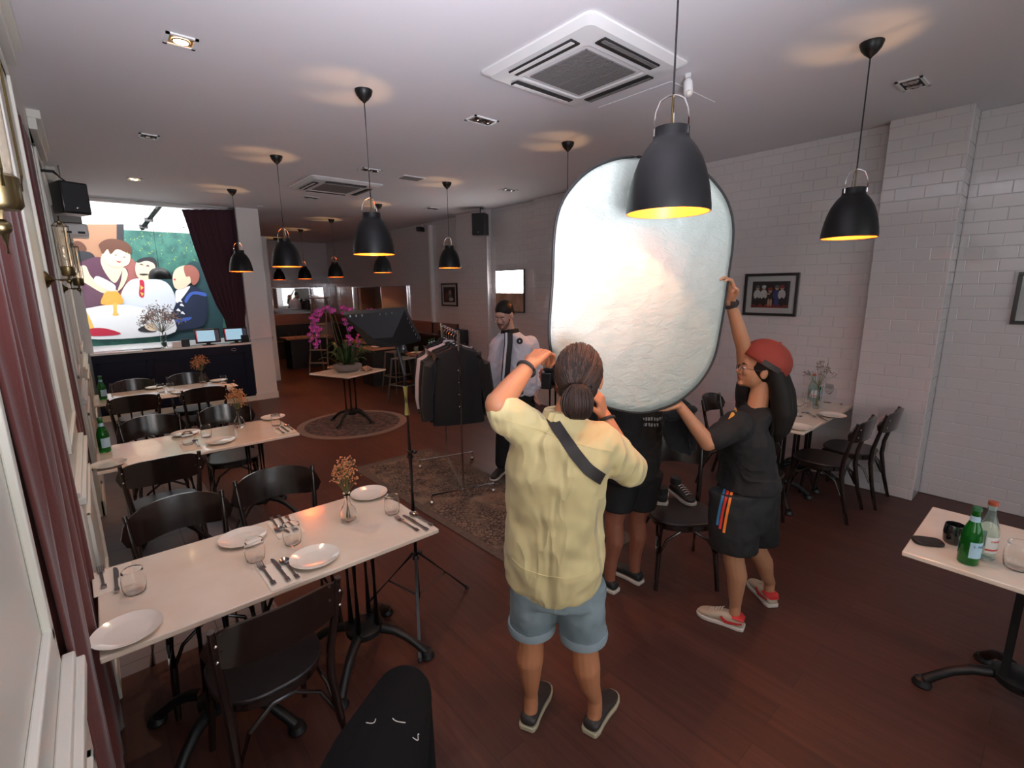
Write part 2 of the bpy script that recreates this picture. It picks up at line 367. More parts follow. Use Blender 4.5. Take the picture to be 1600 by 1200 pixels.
# window over the bar : frame, panes, mullion
wf = MB(); wf.b2((-.3, 9.42, 1.0), (-.06, 9.5, HC)).b2((1.94, 9.42, 1.0), (2.02, 9.5, HC)).b2((-.1, 9.42, 3.2), (2.02, 9.5, HC)).b2((-.3, 9.42, 0), (2.02, 9.5, 1.0))
fo = struct(wf.build('window_1', 'white_paint', smooth=False))
MB().b2((-.06, 9.455, 1.0), (1.94, 9.46, 3.2)).build('pane', 'window_glass', fo, smooth=False)
# yard wall behind, open to the sky
struct(MB().b2((-1.2, 11.06, 0), (2.9, 11.2, 2.99)).b2((-1.3, 9.5, 0), (-1.2, 11.2, 2.9)).b2((2.3, 9.6, -.1), (2.2, 11.06, 2.9)).b2((-1.2, 9.5, -.1), (2.3, 11.2, -.02)).build('wall_yard', 'white_paint', smooth=False))
mat('dark_metal', (.08, .08, .085), .5, .5)
p0 = at(222, 357, y=10.95); p1 = at(246, 326, y=10.3)
br = MB().tube([p0, p1, p1+(p1-p0)*.3], .035, 8)
br.box(p0+(p1-p0)*.45, (.12, .06, .06)).box(p0+(p1-p0)*.1, (.12, .06, .06))
tag(br.build('awning_arm', 'dark_metal'), 'dark metal awning arm crossing the bright sky above the mural', 'awning arm')

# ---------------------------------------------------------------- mural on the yard wall
mural_cols = {'m_teal': (.045, .16, .15), 'm_brown': (.42, .22, .13), 'm_dark': (.03, .03, .04), 'm_plum': (.12, .045, .085), 'm_skin': (.86, .68, .50), 'm_hair': (.13, .05, .03),
  'm_pale': (.70, .76, .86), 'm_navy': (.012, .022, .06), 'm_white': (.86, .88, .92), 'm_orange': (.92, .42, .06), 'm_red': (.55, .02, .06), 'm_yellow': (.9, .55, .12), 'm_blue': (.05, .12, .5), 'm_leaf': (.25, .38, .10), 'm_chest': (.38, .13, .12), 'm_bald': (.38, .13, .10)}
mural_cols['m_teal2'] = (.02, .07, .085)
for k, c in mural_cols.items(): mat(k, c, .6)
MN = list(mural_cols)
mat('m_teal_leafy', (.03, .13, .12), .6, col2=(.06, .22, .17), cscale=9); MN[0] = 'm_teal_leafy'
def mz(x, y): return at(x*.2625, 250+y*.2625, y=11.0)     # crop coordinates of the mural, on the plane y = 11
mu = MB(); LAY = [0]
def mpoly(pts, col, smooth=True):
    P = [mz(*p) for p in pts]
    if smooth:                        # Catmull-Rom rounding
        Q = []; n = len(P)
        for i in range(n):
            a, b, c, d = P[i-1], P[i], P[(i+1) % n], P[(i+2) % n]
            for t in (0, .25, .5, .75): Q.append(.5*((2*b)+(-a+c)*t+(2*a-5*b+4*c-d)*t*t+(-a+3*b-3*c+d)*t*t*t))
        P = Q
    LAY[0] += 1; y = 11.05-.0016*LAY[0]
    P = [Vector((p.x, y, p.z)) for p in P]
    n = len(P); mi = MN.index(col); mu.add(P, [tuple(range(n))], mi)
bx = [(-.25, 11.06, .75), (2.3, 11.06, .75), (2.3, 11.06, 2.97), (-.25, 11.06, 2.97)]
mu.slab(bx, (0, -1, 0), .01, 0)
mpoly([(370, 380), (700, 380), (700, 700), (370, 700)], 'm_brown', False)
mpoly([(695, 380), (738, 380), (738, 640), (695, 640)], 'm_dark', False)
mpoly([(960, 1100), (960, 700), (1150, 600), (1330, 640), (1330, 1100)], 'm_teal2', False)
mpoly([(740, 590), (800, 600), (830, 700), (770, 830), (690, 800)], 'm_chest')
mpoly([(418, 500), (460, 480), (500, 500), (512, 540), (420, 545)], 'm_hair')
mpoly([(400, 545), (540, 550), (560, 620), (420, 700), (380, 600)], 'm_dark')
# woman leaning in a plum dress
mpoly([(450, 640), (520, 590), (610, 580), (700, 640), (760, 650), (755, 720), (720, 780), (650, 870), (560, 885), (450, 895), (440, 760)], 'm_plum')
mpoly([(618, 560), (690, 640), (740, 610), (735, 640), (690, 730), (640, 690), (600, 610)], 'm_skin')
mpoly([(470, 640), (510, 630), (540, 690), (600, 740), (690, 770), (700, 800), (620, 795), (520, 740), (470, 700)], 'm_skin')
mpoly([(735, 640), (762, 680), (735, 750), (700, 780), (720, 720)], 'm_skin')
mpoly([(560, 705), (590, 693), (685, 745), (670, 783), (580, 740)], 'm_pale')
mpoly([(612, 540), (650, 520), (740, 530), (775, 560), (765, 620), (700, 640), (640, 620), (610, 580)], 'm_skin')
mpoly([(590, 500), (640, 470), (720, 475), (775, 510), (778, 560), (700, 530), (660, 560), (640, 530), (612, 560), (600, 530)], 'm_hair')
for p in ((690, 565), (740, 578)): mpoly([(p[0]-8, p[1]), (p[0], p[1]-3), (p[0]+9, p[1]+2), (p[0], p[1]+2)], 'm_dark')
mpoly([(690, 598), (715, 604), (725, 598), (712, 611)], 'm_red')
# man in pale shirt with bright tie
mpoly([(700, 900), (720, 800), (760, 730), (820, 705), (960, 715), (1020, 760), (1050, 850), (1040, 960), (860, 990), (700, 980)], 'm_pale')
mpoly([(808, 620), (830, 595), (900, 590), (925, 630), (915, 690), (880, 715), (830, 705), (808, 670)], 'm_skin')
mpoly([(815, 600), (850, 582), (910, 580), (935, 610), (930, 650), (915, 615), (870, 600), (825, 612)], 'm_dark')
mpoly([(832, 716), (852, 716), (860, 740), (858, 810), (842, 818), (828, 800), (832, 740)], 'm_red')
mpoly([(836, 745), (856, 760), (838, 775)], 'm_yellow', False); mpoly([(834, 785), (856, 795), (846, 812)], 'm_yellow', False)
mpoly([(828, 678), (870, 676), (885, 682), (850, 686)], 'm_dark')
for p in ((842, 622), (880, 630)): mpoly([(p[0]-12, p[1]+1), (p[0], p[1]-5), (p[0]+12, p[1]+2), (p[0], p[1]+1)], 'm_dark')
# balding man in a navy suit
mpoly([(990, 1010), (1045, 860), (1060, 770), (1150, 750), (1220, 800), (1235, 900), (1210, 985), (1100, 1010)], 'm_navy')
mpoly([(1045, 820), (1050, 775), (1110, 755), (1130, 760), (1060, 850)], 'm_white')
mpoly([(1100, 830), (1140, 785), (1220, 790), (1225, 812), (1150, 800), (1110, 850)], 'm_blue')
mpoly([(995, 960), (1100, 940), (1140, 935), (1120, 955), (1010, 975)], 'm_blue')
mpoly([(1033, 670), (1060, 640), (1110, 628), (1140, 660), (1130, 730), (1090, 765), (1045, 765), (1028, 720)], 'm_skin')
mpoly([(1095, 632), (1150, 630), (1185, 670), (1180, 720), (1150, 745), (1125, 700), (1105, 690)], 'm_bald')
mpoly([(1112, 700), (1130, 695), (1135, 730), (1118, 735)], 'm_skin')
mpoly([(1030, 710), (1045, 705), (1045, 718)], 'm_red', False)
for i, (x, y) in enumerate(((1070, 840), (1080, 865), (1060, 895), (1085, 912))): mpoly([(x-10, y), (x, y-12), (x+16, y+6), (x, y+4)], 'm_white')
# tablecloth, lamp, chair arm
mpoly([(470, 910), (560, 875), (700, 860), (850, 880), (1000, 940), (1040, 960), (1000, 1040), (470, 1060)], 'm_white')
mpoly([(600, 855), (625, 790), (665, 782), (705, 790), (735, 850), (670, 862)], 'm_orange')
mpoly([(672, 855), (696, 855), (696, 905), (708, 922), (672, 926), (676, 900)], 'm_yellow')
mpoly([(465, 868), (490, 870), (530, 930), (560, 1000), (570, 1045), (545, 1040), (520, 960), (470, 900)], 'm_yellow')
mpoly([(500, 1020), (560, 1000), (640, 1005), (720, 1035), (600, 1048), (500, 1042)], 'm_red')
mpoly([(820, 1010), (860, 985), (900, 995), (930, 1020), (860, 1025)], 'm_dark'); mpoly([(860, 990), (900, 970), (925, 990), (930, 1015), (890, 1015)], 'm_skin')
rs = random.Random(3)
for i in range(130):
    x, y = rs.uniform(745, 1180), rs.uniform(400, 640)
    if y > 560 and x < 960: continue
    if y > 610 and x > 1010: continue
    s = rs.uniform(4, 9); a = rs.uniform(0, 6); mpoly([(x, y), (x+s*math.cos(a), y+s*math.sin(a)), (x+s*1.6*math.cos(a+.5), y+s*1.6*math.sin(a+.5)), (x+s*math.cos(a+1), y+s*math.sin(a+1))], ('m_leaf', 'm_teal2', 'm_leaf')[i % 3], False)
tag(mu.build('wall_mural', MN, smooth=False), 'large painted mural of three people at a table behind the bar', 'mural')

# ---------------------------------------------------------------- curtains
def curtain(name, y0, y1, x, z0, z1, label, m='curtain_cloth', folds=6, amp=.03, n=90):
    mb = MB(); nz = 14; vs = []; fs = []
    for k in range(nz+1):
        z = z0+(z1-z0)*k/nz
        for i in range(n+1):
            t = i/n; y = y0+(y1-y0)*t
            vs.append((x+amp*math.sin(t*folds*2*PI+.4*math.sin(z*2))+.008*math.sin(t*folds*5.1*PI+z*1.3), y+.01*math.sin(z*3+i), z))
    for k in range(nz): fs += [(k*(n+1)+i, k*(n+1)+i+1, (k+1)*(n+1)+i+1, (k+1)*(n+1)+i) for i in range(n)]
    o = mb.add(vs, fs).build(name, m, angle=80); s = o.modifiers.new('solid', 'SOLIDIFY'); s.thickness = .006
    return tag(o, label, 'curtain')
curtain('window_curtain', 1.52, 2.66, -.178, .02, 3.05, 'wide burgundy curtain hanging beside the nearest table end', amp=.024)
curtain('window_curtain', 4.05, 5.2, -.21, .5, 3.0, 'burgundy curtain in the recess between the two brass wall lamps', amp=.03)
# draped curtain at the bar window
def drape():
    n = 60; nz = 24; vs = []; fs = []
    left = [(285, 326), (292, 345), (303, 380), (315, 415), (328, 450), (340, 478), (352, 497), (358, 520)]
    right = [(385, 327), (386, 345), (388, 380), (389, 415), (389, 450), (388, 478), (384, 497), (386, 520)]
    def ip(L, t):
        s = t*(len(L)-1); i = min(int(s), len(L)-2); f = s-i; return (L[i][0]+(L[i+1][0]-L[i][0])*f, L[i][1]+(L[i+1][1]-L[i][1])*f)
    for k in range(nz+1):
        a, b = ip(left, k/nz), ip(right, k/nz); A, B = at(*a, y=9.32), at(*b, y=9.32)
        wdt = (B-A).length
        for i in range(n+1):
            p = A.lerp(B, i/n); p.y = 9.388+.014*math.sin(i/n*16*PI)*(.5+.5*wdt) + .004*math.sin(i*.9+k*.3); p.x = min(p.x, 2.01); vs.append(p)
    for k in range(nz): fs += [(k*(n+1)+i, k*(n+1)+i+1, (k+1)*(n+1)+i+1, (k+1)*(n+1)+i) for i in range(n)]
    o = MB().add(vs, fs).build('bar_curtain', 'dark_curtain', angle=80); s = o.modifiers.new('solid', 'SOLIDIFY'); s.thickness = .006
    tag(o, 'dark plum curtain gathered to the column beside the bar window', 'curtain')
drape()
tag(MB().tube([(-.05, 9.388, 3.235), (2.0, 9.388, 3.235)], .009, 8).build('curtain_rail', 'white_paint'), 'thin white curtain rail along the top of the bar window', 'curtain rail')

# ---------------------------------------------------------------- pendant lamps
def pendant(x, y, zr, label, s=1.0, emit=True):
    # origin at rim centre; shade outer and inner surfaces form a closed shell, open at the neck
    t = thing('pendant_lamp', label, 'pendant lamp', (x, y, zr), 0, 'black dome pendant lamps')
    H = .288*s; Rm = .150*s
    prof = [(1.0, 0), (.995, .07), (.965, .2), (.915, .34), (.84, .49), (.74, .63), (.62, .74), (.52, .81), (.43, .86), (.41, .9), (.41, 1.0)]
    out = [(r*Rm, z*H) for r, z in prof]; inn = [(r*Rm-.004, z*H) for r, z in prof[::-1]]
    sh = MB(); sh.lathe(out, 40); sh.lathe([(out[-1][0], out[-1][1]), (inn[0][0], inn[0][1])], 40)
    sh.build('shade', 'lamp_black', t)
    MB().lathe([(Rm, -.0005)]+[(Rm-.001, 0)]+[(r*Rm-.006, z*H) for r, z in prof]+[(.41*Rm-.004, H-.002)], 40).build('shade_lining', 'copper_inside', t, label='glowing copper lining')
    a = MB()                          # wire arch handles from the neck to the cord
    rn = .41*Rm+.004; za = H+.108*s
    for k in range(3):
        an = 2*PI*k/3+.5; c, sn = math.cos(an), math.sin(an)
        a.tube([(rn*c, rn*sn, H-.03), (rn*c, rn*sn, H+.02), (rn*.93*c, rn*.93*sn, H+.05*s), (rn*.7*c, rn*.7*sn, H+.085*s), (rn*.3*c, rn*.3*sn, za-.006), (0, 0, za)], .0028, 6)
    a.build('wire_arch', 'chrome', t)
    MB().tube([(0, 0, H-.10*s), (0, 0, H-.02), (0, 0, H+.05*s), (0, 0, za)], [.009, .007, .004, .004], 12).build('socket', 'brass', t)
    MB().tube([(0, 0, za), (0, 0, HC-zr-.055)], .004, 6).build('cord', 'matte_black', t)
    MB().lathe([(.004, -.085), (.012, -.075), (.03, -.06), (.05, -.035), (.06, -.008), (.06, 0), (0, 0)], 24, (0, 0, HC-zr)).build('ceiling_rose', 'lamp_black', t)
    MB().ell((0, 0, H-.125*s), (.015, .015, .024)).build('bulb', 'bulb', t)
    if emit:
        l = bpy.data.lights.new('bulb_glow', 'POINT'); l.energy = 9; l.color = (1, .56, .24); l.shadow_soft_size = .014
        o = bpy.data.objects.new('bulb_glow', l); COL.objects.link(o); o.parent = t; o.location = (.026, -.014, H-.165*s)
    return t
LX, RX = 1.64, 3.70
pendant(1.655, 1.04, 2.18, 'largest black pendant lamp hanging in front of the silver reflector')
pendant(1.625, 3.43, 2.165, 'second nearest black pendant lamp, hanging in front of the far air conditioner')
pendant(1.645, 5.58, 2.16, 'black pendant lamp hanging left of centre between the bar curtain and the big central lamp')
pendant(1.665, 7.74, 2.175, 'small black pendant lamp just right of the plum bar curtain')
pendant(3.725, 5.60, 2.18, 'black pendant lamp hanging above the clothes rack left of the wall speaker')
pendant(3.57, .985, 2.19, 'black pendant lamp at the right in front of the tiled pier')
pendant(3.65, 3.4, 2.18, 'black pendant lamp whose cord drops behind the reflector')
pendant(3.76, 7.66, 2.18, 'black pendant lamp partly hidden behind the second nearest left lamp')
pendant(3.80, 9.82, 2.155, 'small black pendant lamp above the orchid')
pendant(3.86, 11.85, 2.16, 'small far black pendant lamp above the ladder')
pendant(3.93, 14.1, 2.18, 'farthest black pendant lamp beside the column')
q = at(251, 436, y=9.85)
MB_t = thing('pendant_lamp', 'dark shade lamp hanging in front of the mural', 'pendant lamp', q)
MB().lathe([(.16, 0), (.155, .06), (.13, .12), (.09, .16), (.03, .18), (.0, .185)], 28).build('shade', 'lamp_black', MB_t)
MB().tube([(0, 0, .18), (0, 0, HC-q.z)], .004, 6).build('cord', 'matte_black', MB_t)
MB().b2((q.x-.3, q.y-.02, HC), (q.x+.3, q.y+.02, HC+.04)).build('hanging_bar', 'dark_metal', None, smooth=False)
o = COL.objects['hanging_bar']; o.parent = MB_t; o.matrix_parent_inverse = Matrix.Translation(-q)

# ---------------------------------------------------------------- ceiling fittings
def cassette(x, y, s, label, rz=0):
    t = thing('cassette_air_conditioner', label, 'air conditioner', (x, y, HC), rz)
    h = s/2; p = MB()
    def ring(r1, z1, r2, z2):
        k = 8
        def sq(r, z, c): 
            pts = []
            for i in range(4):
                for j in range(5):
                    a = PI/2*i+PI/2*j/4; cx = (r-c)*(1 if i in (0, 3) else -1); cy = (r-c)*(1 if i < 2 else -1); pts.append((cx+c*math.cos(a), cy+c*math.sin(a), z))
            return pts
        A, B = sq(r1, z1, .05*min(1, r1*2)), sq(r2, z2, .05*min(1, r2*2)); n = len(A)
        p.add(A+B, [(i, (i+1) % n, n+(i+1) % n, n+i) for i in range(n)])
    ring(h, -.001, h, -.012); ring(h, -.012, h*.9, -.035); ring(h*.9, -.035, h*.60, -.045); ring(h*.60, -.045, h*.57, -.038)
    p.b2((-h*.6, -h*.6, -.012), (h*.6, h*.6, 0))
    p.build('panel', 'plastic_white', t, angle=30)
    g = MB(); g.b2((-h*.57, -h*.57, -.036), (h*.57, h*.57, -.02)); g.build('frame', 'plastic_white', t, smooth=False)
    for i in range(4):
        w_ = h*.96/4; x0 = -h*.5+i*(w_+.006)
        MB().b2((x0, -h*.5, -.043), (x0+w_, h*.5, -.036)).build('intake_grille', 'grille', t, smooth=False)
    for i in range(4):
        q = Matrix.Rotation(PI/2*i, 3, 'Z')
        b = MB().box(q @ Vector((h*.755, 0, -.0445)), (.075*s/.95, h*1.12, .012), PI/2*i); o = b.build('outlet_slot', 'slot_dark', t, smooth=True, bevel=.005)
        f = MB().box(q @ Vector((h*.785, 0, -.0515)), (.03*s/.95, h*1.08, .003), PI/2*i).build('flap', 'plastic_white' if i in (1, 2) else 'grille', o, smooth=False)
    return t
cassette(2.53, 2.24, .93, 'white square cassette air conditioner near the big pendant lamp')
cassette(2.67, 6.65, .93, 'far white cassette air conditioner beyond the second nearest left lamp')
def downlight(x, y, label, lit=0, n=1, rz=0):
    t = thing('recessed_downlight', label, 'downlight', (x, y, HC), rz, 'recessed ceiling downlights')
    L = .15 if n == 1 else .24; W = .15
    f = MB(); e = .018
    for a, b, c, d in ((-L/2, -W/2, L/2, -W/2+e), (-L/2, W/2-e, L/2, W/2), (-L/2, -W/2, -L/2+e, W/2), (L/2-e, -W/2, L/2, W/2)): f.b2((a, b, -.008), (c, d, .0))
    f.build('frame', 'plastic_white', t, smooth=False)
    MB().b2((-L/2+e, -W/2+e, -.004), (L/2-e, W/2-e, -.001)).build('recess', 'reflector_gold' if lit else 'slot_dark', t, smooth=False)
    for i in range(n):
        cx = 0 if n == 1 else (-.055 if i == 0 else .055)
        MB().lathe([(.045, -.006), (.04, -.012), (.03, -.008), (.028, -.005)], 24, (cx, 0, 0)).build('lamp_ring', 'steel', t)
        MB().ell((cx, 0, -.006), (.042, .042, .008) if lit else (.027, .027, .007)).build('bulb', 'down_bulb' if lit else 'steel', t)
    if lit:
        l = bpy.data.lights.new('glow', 'SPOT'); l.energy = lit; l.color = (1, .72, .45); l.spot_size = 1.6; l.spot_blend = .6; l.shadow_soft_size = .03
        o = bpy.data.objects.new('glow', l); COL.objects.link(o); o.parent = t; o.location = (0, 0, -.03)
    return t
downlight(.57, 3.41, 'lit square downlight glowing warm, nearest on the left of the ceiling', 30)
downlight(.59, 5.57, 'unlit square downlight between the two glowing ones on the left')
downlight(.61, 7.72, 'small lit downlight near the bar window', 30)
downlight(2.63, 3.41, 'twin-bulb downlight beside the near air conditioner', 0, 2)
downlight(2.65, 5.56, 'dark twin downlight beside the cord of the second left lamp', 0, 2)
downlight(2.70, 7.69, 'twin downlight beyond the far air conditioner', 0, 2)
downlight(4.49, .97, 'long twin downlight at the right near the tiled pier', 0, 2)
downlight(4.67, 5.47, 'slim downlight above the wall speaker', 0, 2)
downlight(4.67, 7.49, 'small downlight behind the lamp above the clothes rack', 0, 2)
v = thing('ceiling_vent', 'flat rectangular ceiling vent beside the lamp over the clothes rack', 'vent', (3.22, 5.63, HC), 0)
MB().b2((-.15, -.1, -.01), (.15, .1, 0)).build('frame', 'plastic_white', v, smooth=False)
for i in range(6): MB().b2((-.13, -.085+i*.03, -.014), (.13, -.07+i*.03, -.008)).build('slat', 'grille', v, smooth=False)
v = thing('motion_sensor', 'white motion sensor hanging by the near air conditioner', 'sensor', (3.14, 1.87, HC))
MB().tube([(0, 0, 0), (0, 0, -.03)], .02, 12).build('mount', 'plastic_white', v)
MB().cap((0, 0, -.055), (.0, -.005, -.11), .03, .03).build('housing', 'plastic_white', v); MB().ell((-.015, -.018, -.12), (.02, .02, .02)).build('lens', 'china', v)
struct(MB().b2((3.15, 2.0, HC-.004), (3.75, 2.62, HC)).build('trim_3', 'ceiling_paint', smooth=False))
tag(MB().ell((2.3, 8.9, HC-.01), (.05, .05, .012)).build('smoke_detector', 'plastic_white'), 'small white disc on the ceiling near the column', 'smoke detector')
# ================================================================ chairs
def make_chair(label, cat='chair', group='dark bentwood dining chairs'):
    # origin on the floor under the seat centre; the sitter faces +Y
    t = thing('dining_chair', label, cat, group=group)
    SH = .455
    def outline(r=1.0, n=40):
        P = []
        for i in range(n):
            a = 2*PI*i/n; c, s = math.cos(a), math.sin(a)
            w = .205*(1+.06*s); x = w*math.copysign(abs(c)**.72, c); y = .20*math.copysign(abs(s)**.78, s)
            P.append((x*r, y*r))
        return P
    s = MB(); s.prism(outline(), SH-.018, SH); s.build('seat', 'seat_wood', t, bevel=.005)
    f = MB(); f.prism(outline(.95), SH-.055, SH-.018); f.build('seat_frame', 'dark_wood', t, bevel=.003)
    for sx in (-1, 1):
        MB().tube([(sx*.165, .155, SH-.02), (sx*.178, .172, .25), (sx*.195, .20, 0)], [.019, .017, .013], 12).build('front_leg', 'dark_wood', t)
        MB().tube([(sx*.205, -.285, 0), (sx*.19, -.235, .2), (sx*.180, -.20, .40), (sx*.188, -.205, .52), (sx*.205, -.25, .72), (sx*.212, -.275, .845)], [.013, .016, .018, .017, .014, .012], 12).build('rear_leg', 'dark_wood', t)
    # curved backrest plate
    n, mz_ = 28, 8; vs = []; fs = []
    for side in (0, 1):
        for k in range(mz_+1):
            for i in range(n+1):
                u = i/n*2-1; e = (1-abs(u)**5)**.5 if abs(u) < 1 else 0
                hz = .085*e+.003; z0 = .765+.012*math.cos(u*1.5)
                z = z0+(k/mz_*2-1)*hz - .018*u*u
                y = -.335+.085*u*u - (z-.75)*.16 + (.0065 if side else -.0065)
                vs.append((.243*u, y+.02, z))
    W_ = n+1; S = (mz_+1)*W_
    for k in range(mz_):
        for i in range(n):
            a = k*W_+i; fs.append((a, a+1, a+W_+1, a+W_)); fs.append((S+a, S+a+W_, S+a+W_+1, S+a+1))
    for i in range(n): fs.append((i, S+i, S+i+1, i+1)); a = mz_*W_+i; fs.append((a, a+1, S+a+1, S+a))
    for k in range(mz_): a = k*W_; fs.append((a, a+W_, S+a+W_, S+a)); a = k*W_+n; fs.append((a, S+a, S+a+W_, a+W_))
    MB().add(vs, fs).build('backrest', 'dark_wood', t, angle=50)
    b = MB()                       # bent braces under the seat and rear arc
    for sx in (-1, 1):
        P = [(sx*.184, .172-.01, .22), (sx*.178, .12, .33), (sx*.16, .04, .385), (sx*.16, -.06, .385), (sx*.175, -.16, .33), (sx*.19, -.215, .22)]
        b.tube(P, .009, 8)
    b.tube([(-.18, .165, .22), (-.13, .165, .33), (-.04, .16, .39), (.04, .16, .39), (.13, .165, .33), (.18, .165, .22)], .009, 8)
    b.tube([(-.185, -.22, .22), (-.13, -.20, .34), (-.04, -.19, .395), (.04, -.19, .395), (.13, -.20, .34), (.185, -.22, .22)], .009, 8)
    b.build('brace', 'dark_wood', t)
    for sx in (-1, 1):
        for z in (.80, .735): MB().ell((sx*.207, -.288-(z-.75)*.16, z), (.006, .005, .006)).build('screw', 'chrome', t)
    return t
proto = None
def chair(x, y, rz, label):       # x,y = backrest centre; rz=0 sits facing +Y
    global proto
    off = Matrix.Rotation(rz, 3, 'Z') @ Vector((0, .30, 0)); loc = (x+off.x, y+off.y, 0)
    if proto is None: proto = make_chair(label); proto.location = loc; proto.rotation_euler = (0, 0, rz); return proto
    return dup(proto, loc, rz, label)
chair(.36, 1.66, .06, 'dark bentwood chair nearest the camera on the near side of the first table')
chair(.19, 2.94, PI+.10, 'dark chair across the nearest table, its curved back close to the left wall')
chair(.70, 3.03, PI-.10, 'dark chair across the nearest table, its curved back nearer the room centre')
chair(.21, 3.76, 0, 'dark chair on the near side of the middle table by the left wall')
chair(.25, 5.12, PI+.05, 'dark chair on the far side of the middle table by the green bottle')
chair(.82, 5.12, PI-.1, 'dark chair on the far side of the middle table behind the flower vase')
chair(.21, 6.30, 0, 'dark chair on the near side of the bar-side table, left of two')
chair(.84, 6.28, 0, 'dark chair on the near side of the bar-side table, right of two')
chair(.26, 7.46, PI, 'dark chair between the farthest left table and the navy bar, left of two')
chair(.82, 7.52, PI, 'dark chair between the farthest left table and the navy bar, right of two')
chair(4.60, .97, .0, 'dark chair at the right wall table, nearer the standing woman in the cap')
chair(5.083, .89, .0, 'dark chair at the right wall table, closest to the tiled pier')
chair(4.50, 2.27, PI+.1, 'dark chair with curved back seen between the reflector and the woman in the cap')
chair(2.98, 1.76, 2.40, 'dark chair beside the legs in black shorts, shoes lying on its seat')
chair(3.55, 1.5, -1.5, 'dark chair behind the woman in the cap, in front of the right wall table')

# ================================================================ tables
def pedestal(t, x, y, top=.74, r=.33, rz=PI/4, parent=None):
    g = MB()
    g.b2((x-.15, y-.15, top-.012), (x+.15, y+.15, top))
    for sx in (-1, 1):
        for sy in (-1, 1): g.tube([(x+sx*.05, y+sy*.05, .17), (x+sx*.05, y+sy*.05, top-.03)], .0145, 12); g.tube([(x+sx*.05, y+sy*.05, top-.09), (x+sx*.12, y+sy*.12, top-.01)], .012, 8)
    g.lathe([(0, .12), (.07, .125), (.095, .15), (.095, .175), (.06, .2), (0, .2)], 20, (x, y, 0))
    g.build('pedestal_column', 'iron', t)
    for k in range(4):
        a = rz+PI/2*k; c, s = math.cos(a), math.sin(a)
        f = MB(); f.tube([(x+c*q*r, y+s*q*r, z) for q, z in ((.1, .16), (.3, .165), (.5, .15), (.7, .115), (.86, .07), (.97, .035))], [.028, .026, .023, .021, .021, .024], 10)
        f.lathe([(0, 0), (.036, 0), (.04, .01), (.03, .035), (0, .045)], 16, (x+c*r, y+s*r, 0)); f.build('pedestal_foot', 'iron', t)
def table(x0, y0, x1, y1, label, bases, h=.76, rz=0, rt=PI/4):
    cx, cy = (x0+x1)/2, (y0+y1)/2; t = thing('dining_table', label, 'table', (cx, cy, 0), rz, 'marble-topped dining tables')
    a, b = (x1-x0)/2, (y1-y0)/2
    MB().b2((-a, -b, h-.022), (a, b, h)).build('tabletop', 'marble', t, bevel=.004)
    for bx_, by_ in bases: pedestal(t, bx_, by_, h-.022, rz=rt)
    return t
TZ = .76
table(-.135, 1.90, 1.145, 2.565, 'nearest long marble table against the left wall, with dried orange flowers', [(-.30, 0), (.36, 0)])
table(-.12, 4.05, 1.16, 4.72, 'middle long marble table against the left wall', [(-.30, 0), (.36, 0)])
table(-.12, 6.55, 1.18, 7.22, 'long marble table nearest the bar', [(-.30, 0), (.36, 0)])
table(4.14, 1.29, 5.42, 1.92, 'marble table by the right wall with bottles and dried flowers', [(-.30, 0), (.36, 0)])
table(2.56, -.92, 3.22, .36, 'marble table cut by the right edge of the photo, holding two bottles', [(.05, .22)], rt=.4)
table(2.31, 6.37, 3.05, 7.11, 'small square marble table carrying the orchid', [(0, 0)], rz=math.radians(22), rt=.2)
table(3.95, 3.7, 4.7, 4.7, 'table behind the man in the white jacket', [(0, 0)])

# ================================================================ rugs
m = mat('faded_rug', (.11, .085, .068), .95, col2=(.21, .15, .115), cscale=7, c0=.38, c1=.62, bump=.5, bscale=220, bdist=.003)
nt = m.node_tree; b = nt.nodes['Principled BSDF']; N = nt.nodes.new; L = nt.links.new
g = N('ShaderNodeTexCoord'); vo = N('ShaderNodeTexVoronoi'); vo.inputs['Scale'].default_value = 26; vo.feature = 'DISTANCE_TO_EDGE'; L(g.outputs['Object'], vo.inputs[0])
n2 = N('ShaderNodeTexNoise'); n2.inputs['Scale'].default_value = 2.6; n2.inputs['Detail'].default_value = 9; n2.inputs['Roughness'].default_value = .75; L(g.outputs['Object'], n2.inputs[0])
r1 = N('ShaderNodeValToRGB'); r1.color_ramp.elements[0].position = .05; r1.color_ramp.elements[1].position = .16; L(vo.outputs[0], r1.inputs[0])
r2 = N('ShaderNodeValToRGB'); r2.color_ramp.elements[0].position = .47; r2.color_ramp.elements[1].position = .56; L(n2.outputs[0], r2.inputs[0])
mm = N('ShaderNodeMath'); mm.operation = 'MAXIMUM'; L(r1.outputs[0], mm.inputs[0]); L(r2.outputs[0], mm.inputs[1])
old = b.inputs['Base Color'].links[0].from_socket; mx = N('ShaderNodeMix'); mx.data_type = 'RGBA'; mx.inputs['A'].default_value = (.035, .025, .024, 1); L(mm.outputs[0], mx.inputs['Factor']); L(old, mx.inputs['B']); L(mx.outputs['Result'], b.inputs['Base Color'])
mat('rug_border', (.085, .068, .058), .95, col2=(.12, .09, .075), cscale=30, bump=.5, bscale=220, bdist=.003)
mat('round_rug_wool', (.12, .075, .065), .95, col2=(.045, .03, .032), cscale=14, c0=.42, c1=.56, bump=.5, bscale=200, bdist=.003)
mat('rug_edge', (.20, .14, .12), .95, bump=.5, bscale=200, bdist=.003)
rg = thing('patterned_rug', 'faded grey brown patterned rug under the clothes rack', 'rug', (2.44, 3.45, 0), rz=math.radians(1.5))
MB().b2((-.42, -1.38, 0), (.42, 1.38, .008)).build('rug_field', 'faded_rug', rg, smooth=False)
bb = MB()
for a, b_, c, d in ((-.49, -1.47, -.42, 1.47), (.42, -1.47, .49, 1.47), (-.42, -1.47, .42, -1.38), (-.42, 1.38, .42, 1.47)): bb.b2((a, b_, 0), (c, d, .007))
bb.build('rug_border', 'rug_border', rg, smooth=False)
